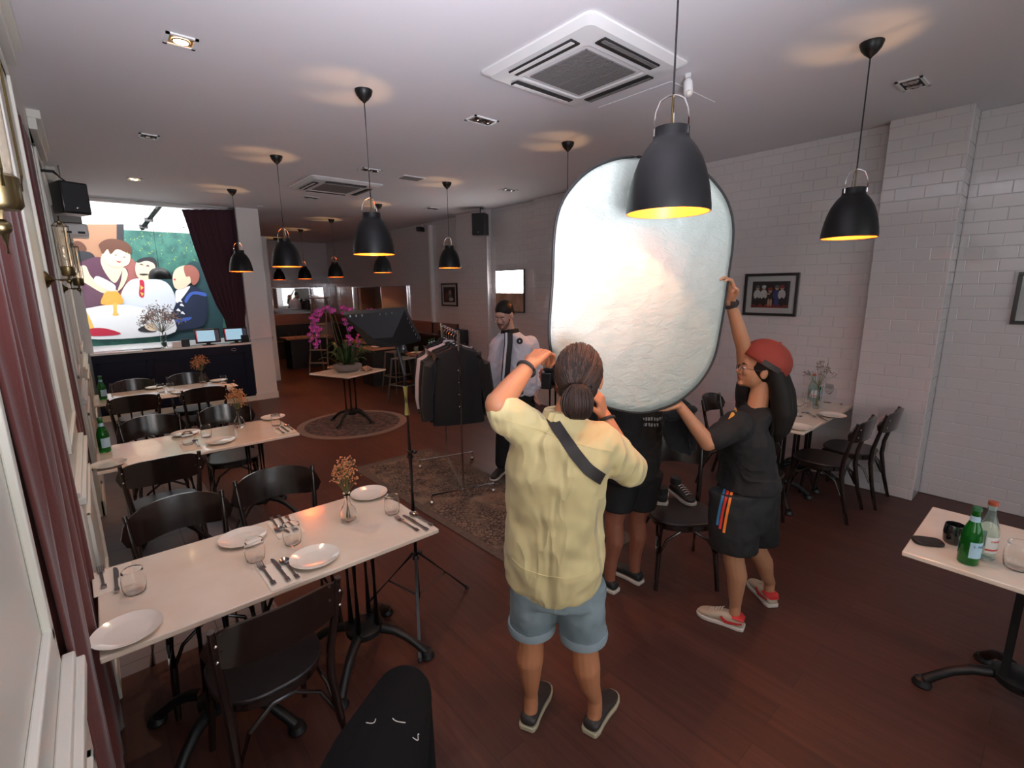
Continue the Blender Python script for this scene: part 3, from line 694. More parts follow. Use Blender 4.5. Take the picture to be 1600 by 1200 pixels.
rg = thing('round_rug', 'round patterned rug under the orchid table', 'rug', (2.66, 6.66, 0))
MB().lathe([(0, .006), (.62, .006), (.64, .0075), (.66, .0075)], 72).build('rug_field', 'round_rug_wool', rg)
MB().lathe([(.66, .0075), (.72, .008), (.76, .004), (.76, 0)], 72).build('rug_edge', 'rug_edge', rg)
struct(MB().lathe([(0, .0062), (.001, .0062)], 6, (2.66, 6.66, 0)).build('trim_4', 'rug_edge')) if False else None

# ================================================================ bar
bar = thing('bar_counter', 'navy bar counter with white top under the mural', 'bar counter', (.95, 9.35, 0))
MB().b2((-1.05, -.05, 0), (1.06, .02, 1.0)).build('front_panel', 'navy', bar, smooth=False, bevel=.004)
fr = MB()
for x in (-1.0, -.33, .36): fr.b2((x, -.062, .12), (x+.6, -.05, .14)).b2((x, -.062, .86), (x+.6, -.05, .88)).b2((x, -.062, .12), (x+.02, -.05, .88)).b2((x+.58, -.062, .12), (x+.6, -.05, .88))
fr.build('panel_moulding', 'navy', bar, smooth=False)
MB().b2((-1.05, -.056, 0), (1.06, -.05, .09)).build('kickboard', 'panel_paint', bar, smooth=False)
mat('counter_white', (.85, .85, .86), .15, coat=.4)
MB().b2((-1.06, -.07, 1.0), (1.065, .06, 1.035)).build('countertop', 'counter_white', bar, smooth=False, bevel=.004)
MB().tube([(.79+.035*math.cos(a/8*PI), -.07, .93+.02*math.sin(a/8*PI)) for a in range(16)], .005, 6, closed=True).build('ring_pull', 'chrome', bar)
# back bar shelf under the window inside the yard
sh = tag(MB().b2((-.9, 9.62, .98), (2.15, 10.6, 1.03)).build('service_counter', 'counter_white', smooth=False), 'bright white service counter behind the bar', 'counter')
# ================================================================ objects on the bar
BZ = 1.036
def pos(u, v, s, label, h=.26):
    p = at(u, v, z=BZ); p = Vector((p.x, 9.325, BZ)); t = thing('till_screen', label, 'till screen', p, 0, 'till screens')
    MB().b2((-.09, -.05, 0), (.09, .05, .012)).b2((-.03, -.01, .012), (.03, .02, .1)).build('stand', 'plastic_black', t, bevel=.003)
    q = Matrix.Rotation(-.22, 3, 'X')
    b = MB(); b.box(Vector((0, 0, .15)), (.36, .03, .235), mtx=q); b.build('bezel', 'plastic_black', t, bevel=.01)
    def onf(name, x0, z0, x1, z1, mt, d=.0165):
        c = Vector(((x0+x1)/2, -d, (z0+z1)/2)); o = MB().box(q @ c+Vector((0, 0, .15)), (x1-x0, .002, z1-z0), mtx=q).build(name, mt, t, smooth=False)
    onf('screen', -.15, -.09, .10, .09, 'till_light'); onf('red_edge', -.165, -.09, -.15, .09, 'till_red', .0168); 
    for i in range(6): onf('key_column', .105, -.09+i*.03, .16, -.065+i*.03, 'till_key', .0168)
mat('till_light', (.35, .55, .68), .3, emit=.55, ecol=(.35, .62, .78)); mat('till_red', (.6, .05, .08), .3, emit=.3); mat('till_key', (.10, .13, .2), .3, emit=.12)
pos(308, 531, 1, 'left of the two till screens on the bar, tilted, blue display')
pos(350, 529, 1, 'right of the two till screens on the bar, beside the plum curtain')
tag(MB().b2((-.055, -.04, 0), (.055, .04, .12)).build('card_reader_box', 'plastic_black', bevel=.006), 'small black box on the bar left of the till screens', 'box').location = Vector((at(279, 535, z=BZ).x, 9.35, BZ))
tag(MB().b2((-.06, -.045, 0), (.06, .045, .09)).build('tissue_box', 'counter_white', bevel=.006), 'white box on the bar beside the dried flower vase', 'box').location = Vector((at(266, 536, z=BZ).x, 9.36, BZ))
tag(MB().b2((-.06, -.045, 0), (.06, .045, .13)).build('receipt_printer', 'plastic_black', bevel=.008), 'black receipt printer on the bar against the column', 'printer').location = Vector((1.93, 9.32, BZ))
tag(MB().prism([(.12*math.cos(a/20*2*PI), .04*math.sin(a/20*2*PI)) for a in range(20)], 0, .012).build('pen_tray', 'plastic_black'), 'flat black tray on the bar left of the vase', 'tray').location = Vector((at(232, 540, z=BZ).x, 9.34, BZ))

# ================================================================ tableware
def revolve_thing(name, prof, mt, label, cat, loc, n=32, group=None):
    o = MB().lathe(prof, n).build(name, mt, angle=60); o.location = loc; return tag(o, label, cat, group)
PL = [(0, .006), (.062, .006), (.072, .008), (.098, .018), (.102, .0195), (.1025, .018), (.098, .014), (.07, .003), (.055, 0), (0, 0)]
def plate(u, v, where, z=TZ, s=1.0):
    p = at(u, v, z=z); return revolve_thing('plate', [(r*s, h*s) for r, h in PL], 'china', 'white round plate '+where, 'plate', (p.x, p.y, z+.001), 44, 'white side plates')
GL = [(0, .004), (.026, .004), (.034, .012), (.0385, .035), (.039, .06), (.035, .098), (.0335, .1), (.0345, .1), (.0402, .06), (.0398, .034), (.036, .008), (.028, 0), (0, 0)]
def tumbler(u, v, where, z=TZ, s=1.0, mt='glass'):
    p = at(u, v, z=z); return revolve_thing('glass_tumbler', [(r*s, h*s) for r, h in GL], mt, 'clear stemless glass '+where, 'glass', (p.x, p.y, z+.001), 32, 'clear glass tumblers')
def wine(u, v, where, z=TZ):
    p = at(u, v, z=z)
    return revolve_thing('wine_glass', [(0, 0), (.034, .001), (.033, .003), (.006, .008), (.004, .03), (.004, .075), (.012, .085), (.03, .105), (.038, .135), (.034, .185), (.033, .185), (.036, .135), (.028, .107), (.006, .088), (0, .088)], 'glass', 'clear stemmed wine glass '+where, 'wine glass', (p.x, p.y, z+.001), 28, 'wine glasses')
mat('cutlery_steel', (.33, .30, .32), .22, 1)
def cut_fork():
    m = MB(); m.ribbon([(0, -.095, .006), (0, -.06, .005), (0, -.02, .004), (0, .03, .006), (0, .05, .008)], (1, 0, 0), .009, .0025)
    m.b2((-.009, -.1, .003), (.009, -.07, .006))
    m.ribbon([(0, .045, .007), (0, .062, .004), (0, .075, .004)], (1, 0, 0), .024, .002)
    for i in range(4): m.ribbon([(-.0105+.007*i, .072, .004), (-.0105+.007*i, .09, .006), (-.0105+.007*i, .104, .010)], (1, 0, 0), .0036, .0018)
    return m
def cut_knife():
    m = MB(); m.b2((-.008, -.108, .003), (.008, -.08, .008)); m.ribbon([(0, -.1, .005), (0, -.02, .005), (0, .01, .005)], (1, 0, 0), .0115, .0055)
    m.prism([(-.006, .005), (.010, .012), (.011, .07), (.006, .105), (-.002, .115), (-.006, .11)], .0035, .0055); return m
def cut_spoon():
    m = MB(); m.ribbon([(0, -.095, .006), (0, -.05, .005), (0, .0, .005), (0, .045, .008)], (1, 0, 0), .008, .0025); m.b2((-.0085, -.1, .003), (.0085, -.07, .006))
    rings = [(.0, .0025), (.6, .004), (.92, .008), (1, .0105), (.9, .0095), (.55, .0055), (0, .004)]
    vs = []; n = 20; fs = []
    for r, z in rings: vs += [(r*.021*math.cos(2*PI*j/n), .066+r*.029*math.sin(2*PI*j/n), z) for j in range(n)]
    for i in range(len(rings)-1): fs += [(i*n+j, i*n+(j+1) % n, (i+1)*n+(j+1) % n, (i+1)*n+j) for j in range(n)]
    return m.add(vs, fs)
CUT = {k: f().build(k, 'cutlery_steel') for k, f in (('fork', cut_fork), ('knife', cut_knife), ('spoon', cut_spoon))}
CUSED = set()
def cutlery(kind, u, v, rz, where, z=TZ, s=1.0, lift=.002):
    p = at(u, v, z=z)
    if kind in CUSED: o = CUT[kind].copy(); COL.objects.link(o)
    else: o = CUT[kind]; CUSED.add(kind)
    o.location = (p.x, p.y, z+lift); o.rotation_euler = (0, 0, rz); o.scale = (s, s, s); return tag(o, 'steel '+kind+' '+where, kind, 'steel cutlery')
def napkin(u, v, rz, where, z=TZ, w=.10, h=.22):
    p = at(u, v, z=z); m = MB(); m.b2((-w/2, -h/2, 0), (w/2, h/2, .0015)).b2((-w/2+.002, -h/2+.002, .0015), (w/2-.001, h/2-.003, .003))
    o = m.build('napkin', 'napkin', smooth=False, bevel=.0006); o.location = (p.x, p.y, z+.0005); o.rotation_euler = (0, 0, rz); return tag(o, 'folded cream napkin '+where, 'napkin', 'folded napkins')
# nearest table
plate(577, 774, 'at the far right corner of the nearest table'); plate(492, 875, 'at the near edge of the nearest table'); plate(200, 990, 'at the near left corner of the nearest table', s=1.0); plate(380, 844, 'at the far edge of the nearest table')
tumbler(613, 802, 'at the right end of the nearest table'); tumbler(458, 850, 'over the cutlery at the far edge of the nearest table'); tumbler(400, 876, 'in the middle of the nearest table'); tumbler(212, 926, 'at the left end of the nearest table')
napkin(436, 898, .02, 'under the near setting of the nearest table', w=.12); napkin(446, 824, PI, 'at the far edge of the nearest table', w=.12); napkin(177, 905, .03, 'at the wall end of the nearest table', w=.13)
for k, (u, v) in zip(('fork', 'knife', 'spoon'), ((417, 899), (438, 893), (453, 890))): cutlery(k, u, v, .03, 'on the near setting of the nearest table', lift=.0045)
for k, (u, v) in zip(('spoon', 'knife', 'fork'), ((431, 822), (443, 820), (455, 819))): cutlery(k, u, v, PI-.05, 'on the far setting of the nearest table', lift=.0045)
for k, (u, v) in zip(('fork', 'knife', 'spoon'), ((636, 820), (649, 818), (658, 812))): cutlery(k, u, v, .06, 'at the right end of the nearest table')
cutlery('fork', 160, 905, .05, 'at the wall end of the nearest table', lift=.0045); cutlery('knife', 182, 908, .0, 'at the wall end of the nearest table', lift=.0045)
# middle table
plate(345, 691, 'near edge of the middle table'); plate(290, 679, 'far edge of the middle table'); plate(427, 654, 'right end of the middle table'); plate(170, 728, 'wall end of the middle table')
tumbler(323, 683, 'at the centre of the middle table'); tumbler(295, 695, 'left of centre on the middle table'); tumbler(432, 665, 'at the right end of the middle table')
napkin(298, 698, 0, 'at the near edge of the middle table', w=.12); napkin(444, 672, 0, 'at the right end of the middle table', w=.14); cutlery('spoon', 308, 694, .0, 'at the near edge of the middle table', lift=.0045)
for k, (u, v) in zip(('fork', 'knife', 'spoon'), ((438, 674), (445, 672), (452, 669))): cutlery(k, u, v, .0, 'at the right end of the middle table', lift=.0045)
# bar-side table
plate(243, 607, 'far edge of the bar-side table'); plate(342, 596, 'right end of the bar-side table'); plate(283, 614, 'near edge of the bar-side table')
tumbler(267, 612, 'in the middle of the bar-side table'); tumbler(350, 599, 'at the right end of the bar-side table'); tumbler(252, 613, 'left of centre on the bar-side table')
napkin(262, 619, 0, 'in the middle of the bar-side table', w=.16); napkin(360, 602, 0, 'at the right end of the bar-side table', w=.13)
# right wall table
plate(1301, 651, 'on the right wall table by the fork'); plate(1247, 669, 'at the near corner of the right wall table'); plate(1215, 622, 'at the far edge of the right wall table')
wine(1247, 650, 'front left on the right wall table'); wine(1258, 645, 'front centre on the right wall table'); wine(1293, 629, 'far right on the right wall table')
cutlery('fork', 1268, 649, PI/2+.7, 'on the right wall table'); cutlery('knife', 1285, 654, PI/2+.7, 'on the right wall table'); cutlery('fork', 1314, 631, PI/2+.3, 'at the far edge of the right wall table')
tumbler(1588, 889, 'at the photo edge on the right table', s=1.15)

# bottles
mat('label_blue', (.36, .55, .66), .5); mat('label_white', (.75, .73, .70), .5); mat('cap_red', (.45, .10, .05), .4, .3); mat('cap_green', (.05, .18, .08), .4, .3); mat('ink', (.03, .06, .16), .5); mat('label_red', (.6, .05, .04), .5)
BO = [(0, .004), (.029, .0), (.033, .006), (.0335, .11), (.032, .128), (.024, .155), (.0155, .178), (.0128, .2), (.0128, .222), (.0145, .223), (.0145, .232), (.012, .232), (.0105, .2), (.0135, .176), (.022, .152), (.030, .127), (.0315, .1), (.0315, .01), (0, .008)]
def text(body, size, mt, name, parent, loc, rot, ext=.0004, align='CENTER'):
    c = bpy.data.curves.new(name, 'FONT'); c.body = body; c.size = size; c.extrude = ext; c.align_x = align; c.align_y = 'CENTER'
    o = bpy.data.objects.new(name, c); COL.objects.link(o); dg = bpy.context.evaluated_depsgraph_get(); me = bpy.data.meshes.new_from_object(o.evaluated_get(dg)); bpy.data.objects.remove(o)
    me.materials.clear(); me.materials.append(M[mt]); r = bpy.data.objects.new(name, me); COL.objects.link(r); r.parent = parent; r.location = loc; r.rotation_euler = rot; return r
def bottle(u, v, col, label, z=TZ, s=1.0, face=0, words=None):
    p = at(u, v, z=z); t = thing('water_bottle', label, 'bottle', (p.x, p.y, z+.001), face, 'mineral water bottles')
    pr = [(r*s, h*s) for r, h in BO]
    MB().lathe(pr, 32).build('bottle_glass', 'green_glass' if col == 'g' else 'pale_glass', t, angle=70)
    lb = 'label_blue' if col == 'g' else 'label_white'
    for a0, a1 in ((-2.5, -.65), (.7, 2.4)):
        vs = []; fs = []; n = 14
        for i in range(n+1):
            a = a0+(a1-a0)*i/n
            for r in (.0338, .0343):
                for zz in (.035, .1): vs.append((r*s*math.cos(a), r*s*math.sin(a), zz*s))
        for i in range(n):
            o = i*4; q = o+4; fs += [(o+2, q+2, q+3, o+3), (o, o+1, q+1, q), (o+1, o+3, q+3, q+1), (o, q, q+2, o+2)]
        MB().add(vs, fs).build('bottle_label', lb, t)
    if col != 'g':
        vs = []; fs = []
        for i in range(15):
            a = -2.5+1.85*i/14
            for r in (.0343, .0348):
                for zz in (.045, .052): vs.append((r*s*math.cos(a), r*s*math.sin(a), zz*s))
        for i in range(14):
            o = i*4; q = o+4; fs += [(o+2, q+2, q+3, o+3), (o, o+1, q+1, q), (o+1, o+3, q+3, q+1), (o, q, q+2, o+2)]
        MB().add(vs, fs).build('label_stripe', 'label_red', t)
    else: MB().lathe([(.0158*s, .178*s), (.0135*s, .198*s), (.0137*s, .2*s), (.0162*s, .178*s)], 24).build('neck_label', lb, t)
    if words:
        for i, chh in enumerate(words):
            a = -PI/2+(i-(len(words)-1)/2)*.22
            text(chh, .013, 'ink' if col == 'g' else 'label_red', 'lettering', t, (.0346*s*math.cos(a), .0346*s*math.sin(a), .083*s), (PI/2, 0, a+PI/2))
    MB().lathe([(.0153*s, .222*s), (.0158*s, .225*s), (.0148*s, .237*s), (0, .238*s)], 24).build('bottle_cap', 'cap_green' if col == 'g' else 'cap_red', t)
    return t
bottle(1511, 879, 'g', 'green water bottle with pale blue label on the right edge table', face=-.6, s=1.06, words='S.PELL')
bottle(1536, 871, 'c', 'clear water bottle with red-striped label beside the green one', face=-.6, s=1.08, words='PANNA')
bottle(1233, 662, 'g', 'green bottle at the near corner of the right wall table', face=-.6)
bottle(1268, 626, 'c', 'clear bottle with red-striped label behind the dried flowers', face=-.6, s=1.15)
bottle(1283, 625, 'g', 'green bottle just right of the dried flowers on the right wall table', face=-.6, s=1.1)
bottle(165, 706, 'g', 'green bottle with white label at the wall end of the middle table', s=1.1, face=.5)
bottle(162, 624, 'g', 'green bottle at the wall end of the bar-side table', s=1.1, face=.5)
mat('black_tumbler', (.01, .01, .012), .08, coat=.6)
p = at(1488, 848, z=TZ); t = thing('black_mug', 'glossy black mug behind the green bottle', 'mug', (p.x, p.y, TZ+.001))
MB().lathe([(0, .004), (.03, 0), (.036, .01), (.039, .05), (.035, .088), (.033, .09), (.032, .088), (.036, .05), (.032, .012), (0, .01)], 28).build('mug_body', 'black_tumbler', t, angle=70)
p = at(1449, 849, z=TZ); t = MB(); P = []
for i in range(28):
    a = 2*PI*i/28; P.append((.058*math.copysign(abs(math.cos(a))**.6, math.cos(a)), .036*math.copysign(abs(math.sin(a))**.6, math.sin(a))))
o = t.prism(P, 0, .018).build('black_pouch', 'leather_dark', bevel=.006); o.location = (p.x, p.y, TZ+.001); o.rotation_euler = (0, 0, -1.0); tag(o, 'flat black rounded case on the right edge table', 'case')

# vases with dried flowers
mat('dry_orange', (.60, .22, .09), .8, col2=(.62, .32, .15), cscale=60); mat('dry_pink', (.25, .15, .14), .8); mat('dry_stem', (.18, .17, .07), .8); mat('dry_grey', (.62, .52, .50), .8, col2=(.50, .40, .38), cscale=50); mat('dry_plum', (.14, .07, .07), .8)
def vase(u, v, label, s, fl, mt, spread, z=TZ, n=26, shape='b', seed=1, tall=.2, x=None, y=None):
    p = at(u, v, z=z) if x is None else Vector((x, y, z)); t = thing('flower_vase', label, 'flower vase', (p.x, p.y, z+.001), 0, 'vases of dried flowers')
    if shape == 'b': pr = [(0, .006), (.025, 0), (.036, .012), (.040, .032), (.034, .058), (.018, .082), (.0125, .10), (.013, .125), (.019, .14), (.0175, .14), (.0115, .124), (.011, .1), (.0165, .08), (.032, .057), (.038, .032), (.034, .014), (0, .01)]
    else: pr = [(0, .006), (.028, 0), (.033, .01), (.03, .08), (.036, .2), (.034, .2), (.028, .08), (.03, .014), (0, .012)]
    MB().lathe([(r*s, h*s) for r, h in pr], 28).build('vase_glass', 'glass', t, angle=70)
    rd = random.Random(seed); st = MB(); h0 = pr[8][1]*s if shape == 'b' else .2*s; fm = MB()
    for i in range(n):
        a = rd.uniform(0, 2*PI); r = spread*math.sqrt(rd.random()); zz = h0+tall*(1-.5*(r/spread)**2)*rd.uniform(.55, 1)
        tip = Vector((r*math.cos(a), r*math.sin(a), zz)); 
        st.tube([(-.01*math.cos(a)*s, -.01*math.sin(a)*s, .02*s), (.006*math.cos(a)*s, .006*math.sin(a)*s, h0), tip*.6+Vector((0, 0, h0*.35)), tip], [.0012, .0012, .001, .0008], 5)
        for k in range(rd.randint(6, 11)):
            q = tip+Vector((rd.gauss(0, fl*2.1), rd.gauss(0, fl*2.1), rd.gauss(0, fl*2.1))); rr = fl*rd.uniform(.5, 1); mtx = Matrix.Rotation(rd.uniform(0, 3), 3, (rd.random(), rd.random(), rd.random()+.1))
            fm.ell(q, (rr, rr*.8, rr*.6), mtx, 6, 4)
            st.tube([tip, q], .0005, 3)
    st.build('stems', 'dry_stem', t); fm.build('blossoms', mt, t)
    return t
vase(545, 814, 'glass vase of dried orange flowers on the nearest table', 1.08, .0068, 'dry_orange', .055, n=32, tall=.20, seed=3)
vase(375, 668, 'glass vase of dried orange flowers on the middle table', 1.15, .0085, 'dry_orange', .06, n=34, tall=.2, seed=4)
vase(317, 598, 'small vase of dark dried flowers on the bar-side table', 1.1, .009, 'dry_orange', .10, n=34, tall=.2, seed=5)
vase(1275, 638, 'vase of spindly dried plum flowers on the right wall table', 1.1, .005, 'dry_plum', .13, n=26, tall=.24, seed=6, shape='c')
vase(0, 0, 'tall clear vase of pale dried flowers on the bar', 1.25, .014, 'dry_grey', .26, z=BZ, n=90, tall=.44, seed=8, shape='c', x=at(252, 540, z=BZ).x, y=9.34)
# ================================================================ wall things
mat('print_red', (.30, .04, .03), .5); mat('print_dark', (.035, .028, .03), .5); mat('print_skin', (.55, .33, .24), .5); mat('print_white', (.62, .60, .60), .5); mat('print_blue', (.05, .06, .22), .5); mat('mat_board', (.62, .60, .60), .6); mat('print_grey', (.16, .14, .14), .5); mat('frame_black', (.015, .013, .013), .3, coat=.3)
def picture(label, x, y0, y1, z0, z1, draw, mb_=.05, fw=.028):
    t = thing('framed_picture', label, 'framed picture', (x, (y0+y1)/2, (z0+z1)/2)); a, b = (y1-y0)/2, (z1-z0)/2
    f = MB(); f.b2((-.025, -a, -b), (0, a, -b+fw)).b2((-.025, -a, b-fw), (0, a, b)).b2((-.025, -a, -b+fw), (0, -a+fw, b-fw)).b2((-.025, a-fw, -b+fw), (0, a, b-fw)); f.build('frame', 'frame_black', t, smooth=False, bevel=.002)
    MB().b2((-.010, -a+fw, -b+fw), (-.004, a-fw, b-fw)).build('mount_board', 'mat_board', t, smooth=False)
    p = MB(); a2, b2_ = a-fw-mb_, b-fw-mb_
    p.b2((-.0115, -a2, -b2_), (-.010, a2, b2_), 0); cols = ['print_dark', 'print_white', 'print_skin', 'print_red', 'print_blue', 'print_grey']; k = [0]
    def el(cy, cz, ry, rz_, mi):       # cy: + to the viewer's right
        k[0] += 1; d = -.0118-.00015*k[0]; n = 18
        p.add([(d, -(cy+ry*math.cos(2*PI*i/n))*a2, (cz+rz_*math.sin(2*PI*i/n))*b2_) for i in range(n)], [tuple(range(n))], mi)
    draw(el); p.build('print', cols, t, smooth=False)
    MB().b2((-.0165, -a+fw, -b+fw), (-.0155, a-fw, b-fw)).build('glazing', 'clear_glass', t, smooth=False)
    return t
def five(el):
    el(0, -.85, 1, .15, 3)
    for x, c, h in ((-.7, 1, 2), (-.35, 1, 1), (.35, 4, 2), (.62, 1, 3)): el(x, 0, .2, .38, c); el(x+.02, -.55, .13, .35, 0 if c != 4 else 4); el(x, .5, .1, .16, 2); el(x, .6, .12, .12, h if h != 2 else 5)
    el(0, -.05, .16, .4, 0); el(0, .3, .1, .17, 2); el(0, .42, .13, .13, 3); el(-.05, -.6, .06, .3, 2); el(.08, -.6, .06, .3, 2); el(-.12, .05, .15, .06, 2)
picture('wide framed picture of five standing figures on the right wall', 5.448, 1.88, 2.42, 1.59, 2.03, five, .055)
def one(el): el(.1, .1, .35, .6, 5); el(.15, .3, .18, .3, 2); el(-.5, -.2, .25, .5, 3); el(.3, -.6, .4, .25, 1)
picture('small upright framed picture left of the pier with the speaker', 5.578, 8.14, 8.71, 1.55, 2.01, one, .05)
picture('framed picture cut off by the right edge of the photo', 5.618, -.35, .355, 1.58, 1.99, five, .055)
# framed picture: emissive upper half imitates window glare in its glass, wooden lower half
lb = thing('glare_picture', 'framed picture on the wall above the standing man, glass glare made to glow', 'picture with glare', (5.545, 6.475, 1.85))
mat('glare_glow', (1, .97, .93), .5, emit=13, ecol=(1, .95, .93)); mat('panel_wood', (.34, .20, .13), .35, col2=(.5, .33, .25), cscale=6)
MB().b2((-.03, -.37, -.36), (0, .37, .36)).build('frame', 'frame_black', lb, smooth=False, bevel=.003)
MB().b2((-.036, -.355, -.03), (-.03, .355, .345)).build('glare_pane', 'glare_glow', lb, smooth=False)
MB().b2((-.036, -.355, -.345), (-.03, .355, -.03)).build('lower_panel', 'panel_wood', lb, smooth=False)
# speakers
def speaker(label, loc, rz, w, h, d, arm):
    t = thing('wall_speaker', label, 'speaker', loc, rz)
    MB().b2((-w/2, -d/2, -h/2), (w/2, d/2, h/2)).build('cabinet', 'plastic_black', t, bevel=.012)
    MB().b2((-w/2+.012, -d/2-.008, -h/2+.012), (w/2-.012, -d/2, h/2-.012)).build('grille_cloth', 'matte_black', t, bevel=.004)
    MB().ell((0, -d/2-.009, -h/2+.045), (.009, .003, .009)).build('badge', 'steel', t)
    MB().tube(arm, .012, 8).build('bracket', 'plastic_black', t)
speaker('black wall speaker on the tiled pier at the centre of the photo', (5.28, 6.95, 2.98), -PI/2+.55, .24, .36, .2, [(0, 0, .17), (0, .02, .28), (0, .14, .28)])
p = at(110, 311, y=5.6); speaker('black speaker high on the left wall beside the bar window', p, .35, .19, .25, .2, [(0, .0, .12), (-.08, .0, .2), (-.17, .05, .2)])
p = at(657, 356, y=9.2); t = thing('security_camera', 'small black camera box on the far right wall corner', 'camera', (5.45, 9.25, 3.13), .5)
MB().b2((-.09, -.05, -.05), (.09, .05, .04)).build('housing', 'plastic_black', t, bevel=.01); MB().tube([(.05, 0, .03), (.1, 0, .1)], .012, 8).build('bracket', 'plastic_white', t)
# white unit (ceiling projector) beside the bar window
q = at(116, 362, y=7.4); t = thing('wall_unit', 'white wall unit with two slots below the left speaker', 'air unit', q)
MB().b2((-.16, -.2, -.06), (.12, .2, .07)).build('casing', 'plastic_white', t, bevel=.02); MB().b2((-.1, -.203, -.035), (-.02, -.199, -.012)).b2((.03, -.203, -.035), (.09, -.199, -.012)).build('slot', 'slot_dark', t, smooth=False)
q2 = at(114, 335, y=7.4); MB().b2((-.16, -.16, 0), (.08, .16, .17)).build('mounting_box', 'steel_grey' if 'steel_grey' in M else 'stool_grey', t, bevel=.01).location = (0, 0, .075)
MB().tube([(-.03, 0, .24), (-.03, 0, HC-q.z)], .014, 8).build('drop_rod', 'plastic_white', t)
# sconces
mat('amber_glass', (1, .93, .8), .05, trans=.9, ior=1.3)
def sconce(label, y, z, x=XL, sc=1):
    t = thing('wall_sconce', label, 'wall lamp', (x, y, z), 0, 'brass wall lamps'); t.scale = (sc, sc, sc)
    MB().lathe([(0, 0), (.055, 0), (.05, .01), (.02, .03), (.012, .045), (0, .045)], 24, (0, 0, 0), Matrix.Rotation(PI/2, 3, 'Y')).build('wall_plate', 'brass', t)
    MB().tube([(.03, 0, 0), (.08, 0, -.004), (.115, 0, .0), (.118, 0, .03)], .008, 8).ell((.115, 0, -.01), (.016, .016, .016)).tube([(.118, 0, -.01), (.118, 0, -.06)], [.01, .003], 8).build('arm', 'brass', t)
    MB().lathe([(0, .02), (.03, .022), (.036, .03), (.036, .08), (.031, .085), (0, .083)], 24, (.118, 0, 0)).build('gallery', 'brass', t)
    MB().lathe([(.028, .08), (.030, .12), (.031, .30), (.029, .33), (.027, .33), (.029, .3), (.028, .12), (.026, .08)], 24, (.118, 0, 0)).build('glass_chimney', 'amber_glass', t)
    g = MB()
    for k in range(4):
        a = PI/2*k+.4; c, s = math.cos(a)*.042, math.sin(a)*.042; g.tube([(.118+c*.9, s*.9, .06), (.118+c, s, .09), (.118+c, s, .34), (.118+c*.3, s*.3, .37)], .0025, 6)
    g.tube([(.118+.042*math.cos(a/12*2*PI), .042*math.sin(a/12*2*PI), .34) for a in range(12)], .0025, 6, closed=True)
    g.tube([(.118, 0, .37), (.118, 0, .40)], .006, 8).tube([(.118, -.05, .36), (.118, .05, .36)], .004, 6).ell((.118, .055, .36), (.01, .01, .01)); g.build('cage', 'brass', t)
    MB().ell((.118, 0, .17), (.018, .018, .05)).build('bulb', 'glass', t)
sconce('brass wall lamp at the left edge of the photo, nearest', 1.02, 2.02, x=XL+.002, sc=.75)
sconce('brass wall lamp with glass chimney beside the first pier', 3.74, 1.99, sc=.85)
sconce('farther brass wall lamp just behind the other', 5.55, 1.95)
t = MB().b2((0, -.05, -.05), (.012, .05, .05)).build('wall_switch', 'plastic_white', smooth=False, bevel=.003); t.location = (XL, 8.7, 1.22); tag(t, 'small white switch plate on the left wall near the bar', 'switch')

# ================================================================ mirrors, benches, back room
def mirror(label, lo, hi, ax):
    t = thing('wall_mirror', label, 'mirror', [(a+b)/2 for a, b in zip(lo, hi)]); c = Vector([(a+b)/2 for a, b in zip(lo, hi)]); lo = Vector(lo)-c; hi = Vector(hi)-c
    MB().b2(lo, hi).build('mirror_glass', 'mirror', t, smooth=False)
    f = MB(); e = .012
    if ax == 'x': f.b2((lo.x-.006, lo.y, hi.z), (hi.x, hi.y, hi.z+e)).b2((lo.x-.006, lo.y, lo.z-e), (hi.x, hi.y, lo.z)).b2((lo.x-.006, lo.y-e, lo.z-e), (hi.x, lo.y, hi.z+e)).b2((lo.x-.006, hi.y, lo.z-e), (hi.x, hi.y+e, hi.z+e))
    else: f.b2((lo.x, lo.y-.006, hi.z), (hi.x, hi.y, hi.z+e)).b2((lo.x, lo.y-.006, lo.z-e), (hi.x, hi.y, lo.z)).b2((lo.x-e, lo.y-.006, lo.z-e), (lo.x, hi.y, hi.z+e)).b2((hi.x, lo.y-.006, lo.z-e), (hi.x+e, hi.y, hi.z+e))
    f.build('mirror_frame', 'steel', t, smooth=False)
mirror('long mirror on the far back wall left of the orchid', (3.85, 14.96, 1.24), (5.36, 14.99, 1.96), 'y')
mirror('long mirror on the right wall of the back room', (5.54, 10.15, 1.24), (5.57, 13.2, 1.96), 'x')
def bench(label, lo, hi, ax, back=.95):
    t = thing('banquette_bench', label, 'bench', (lo[0], lo[1], 0)); dx, dy = hi[0]-lo[0], hi[1]-lo[1]
    if ax == 'x': MB().b2((0, 0, 0), (dx, dy, .42)).build('plinth', 'matte_black', t, smooth=False); MB().b2((0, 0, .42), (dx-.1, dy, .5)).build('seat_cushion', 'leather_dark', t, bevel=.02); MB().b2((dx-.12, 0, .42), (dx, dy, back)).build('seat_back', 'leather_dark', t, bevel=.02)
    else: MB().b2((0, 0, 0), (dx, dy, .42)).build('plinth', 'matte_black', t, smooth=False); MB().b2((0, 0, .42), (dx, dy-.1, .5)).build('seat_cushion', 'leather_dark', t, bevel=.02); MB().b2((0, dy-.12, .42), (dx, dy, back)).build('seat_back', 'leather_dark', t, bevel=.02)
    return t
bench('dark bench along the right wall of the back room', (5.0, 8.05, 0), (5.44, 14.3, 0), 'x')
bench('dark bench across the far back wall', (2.5, 14.4, 0), (4.9, 14.9, 0), 'y', .92)
tag(MB().b2((5.0, 7.62, 0), (5.44, 8.0, 1.12)).build('black_cabinet', 'matte_black', smooth=False, bevel=.005), 'black cabinet end at the start of the right wall bench', 'cabinet')
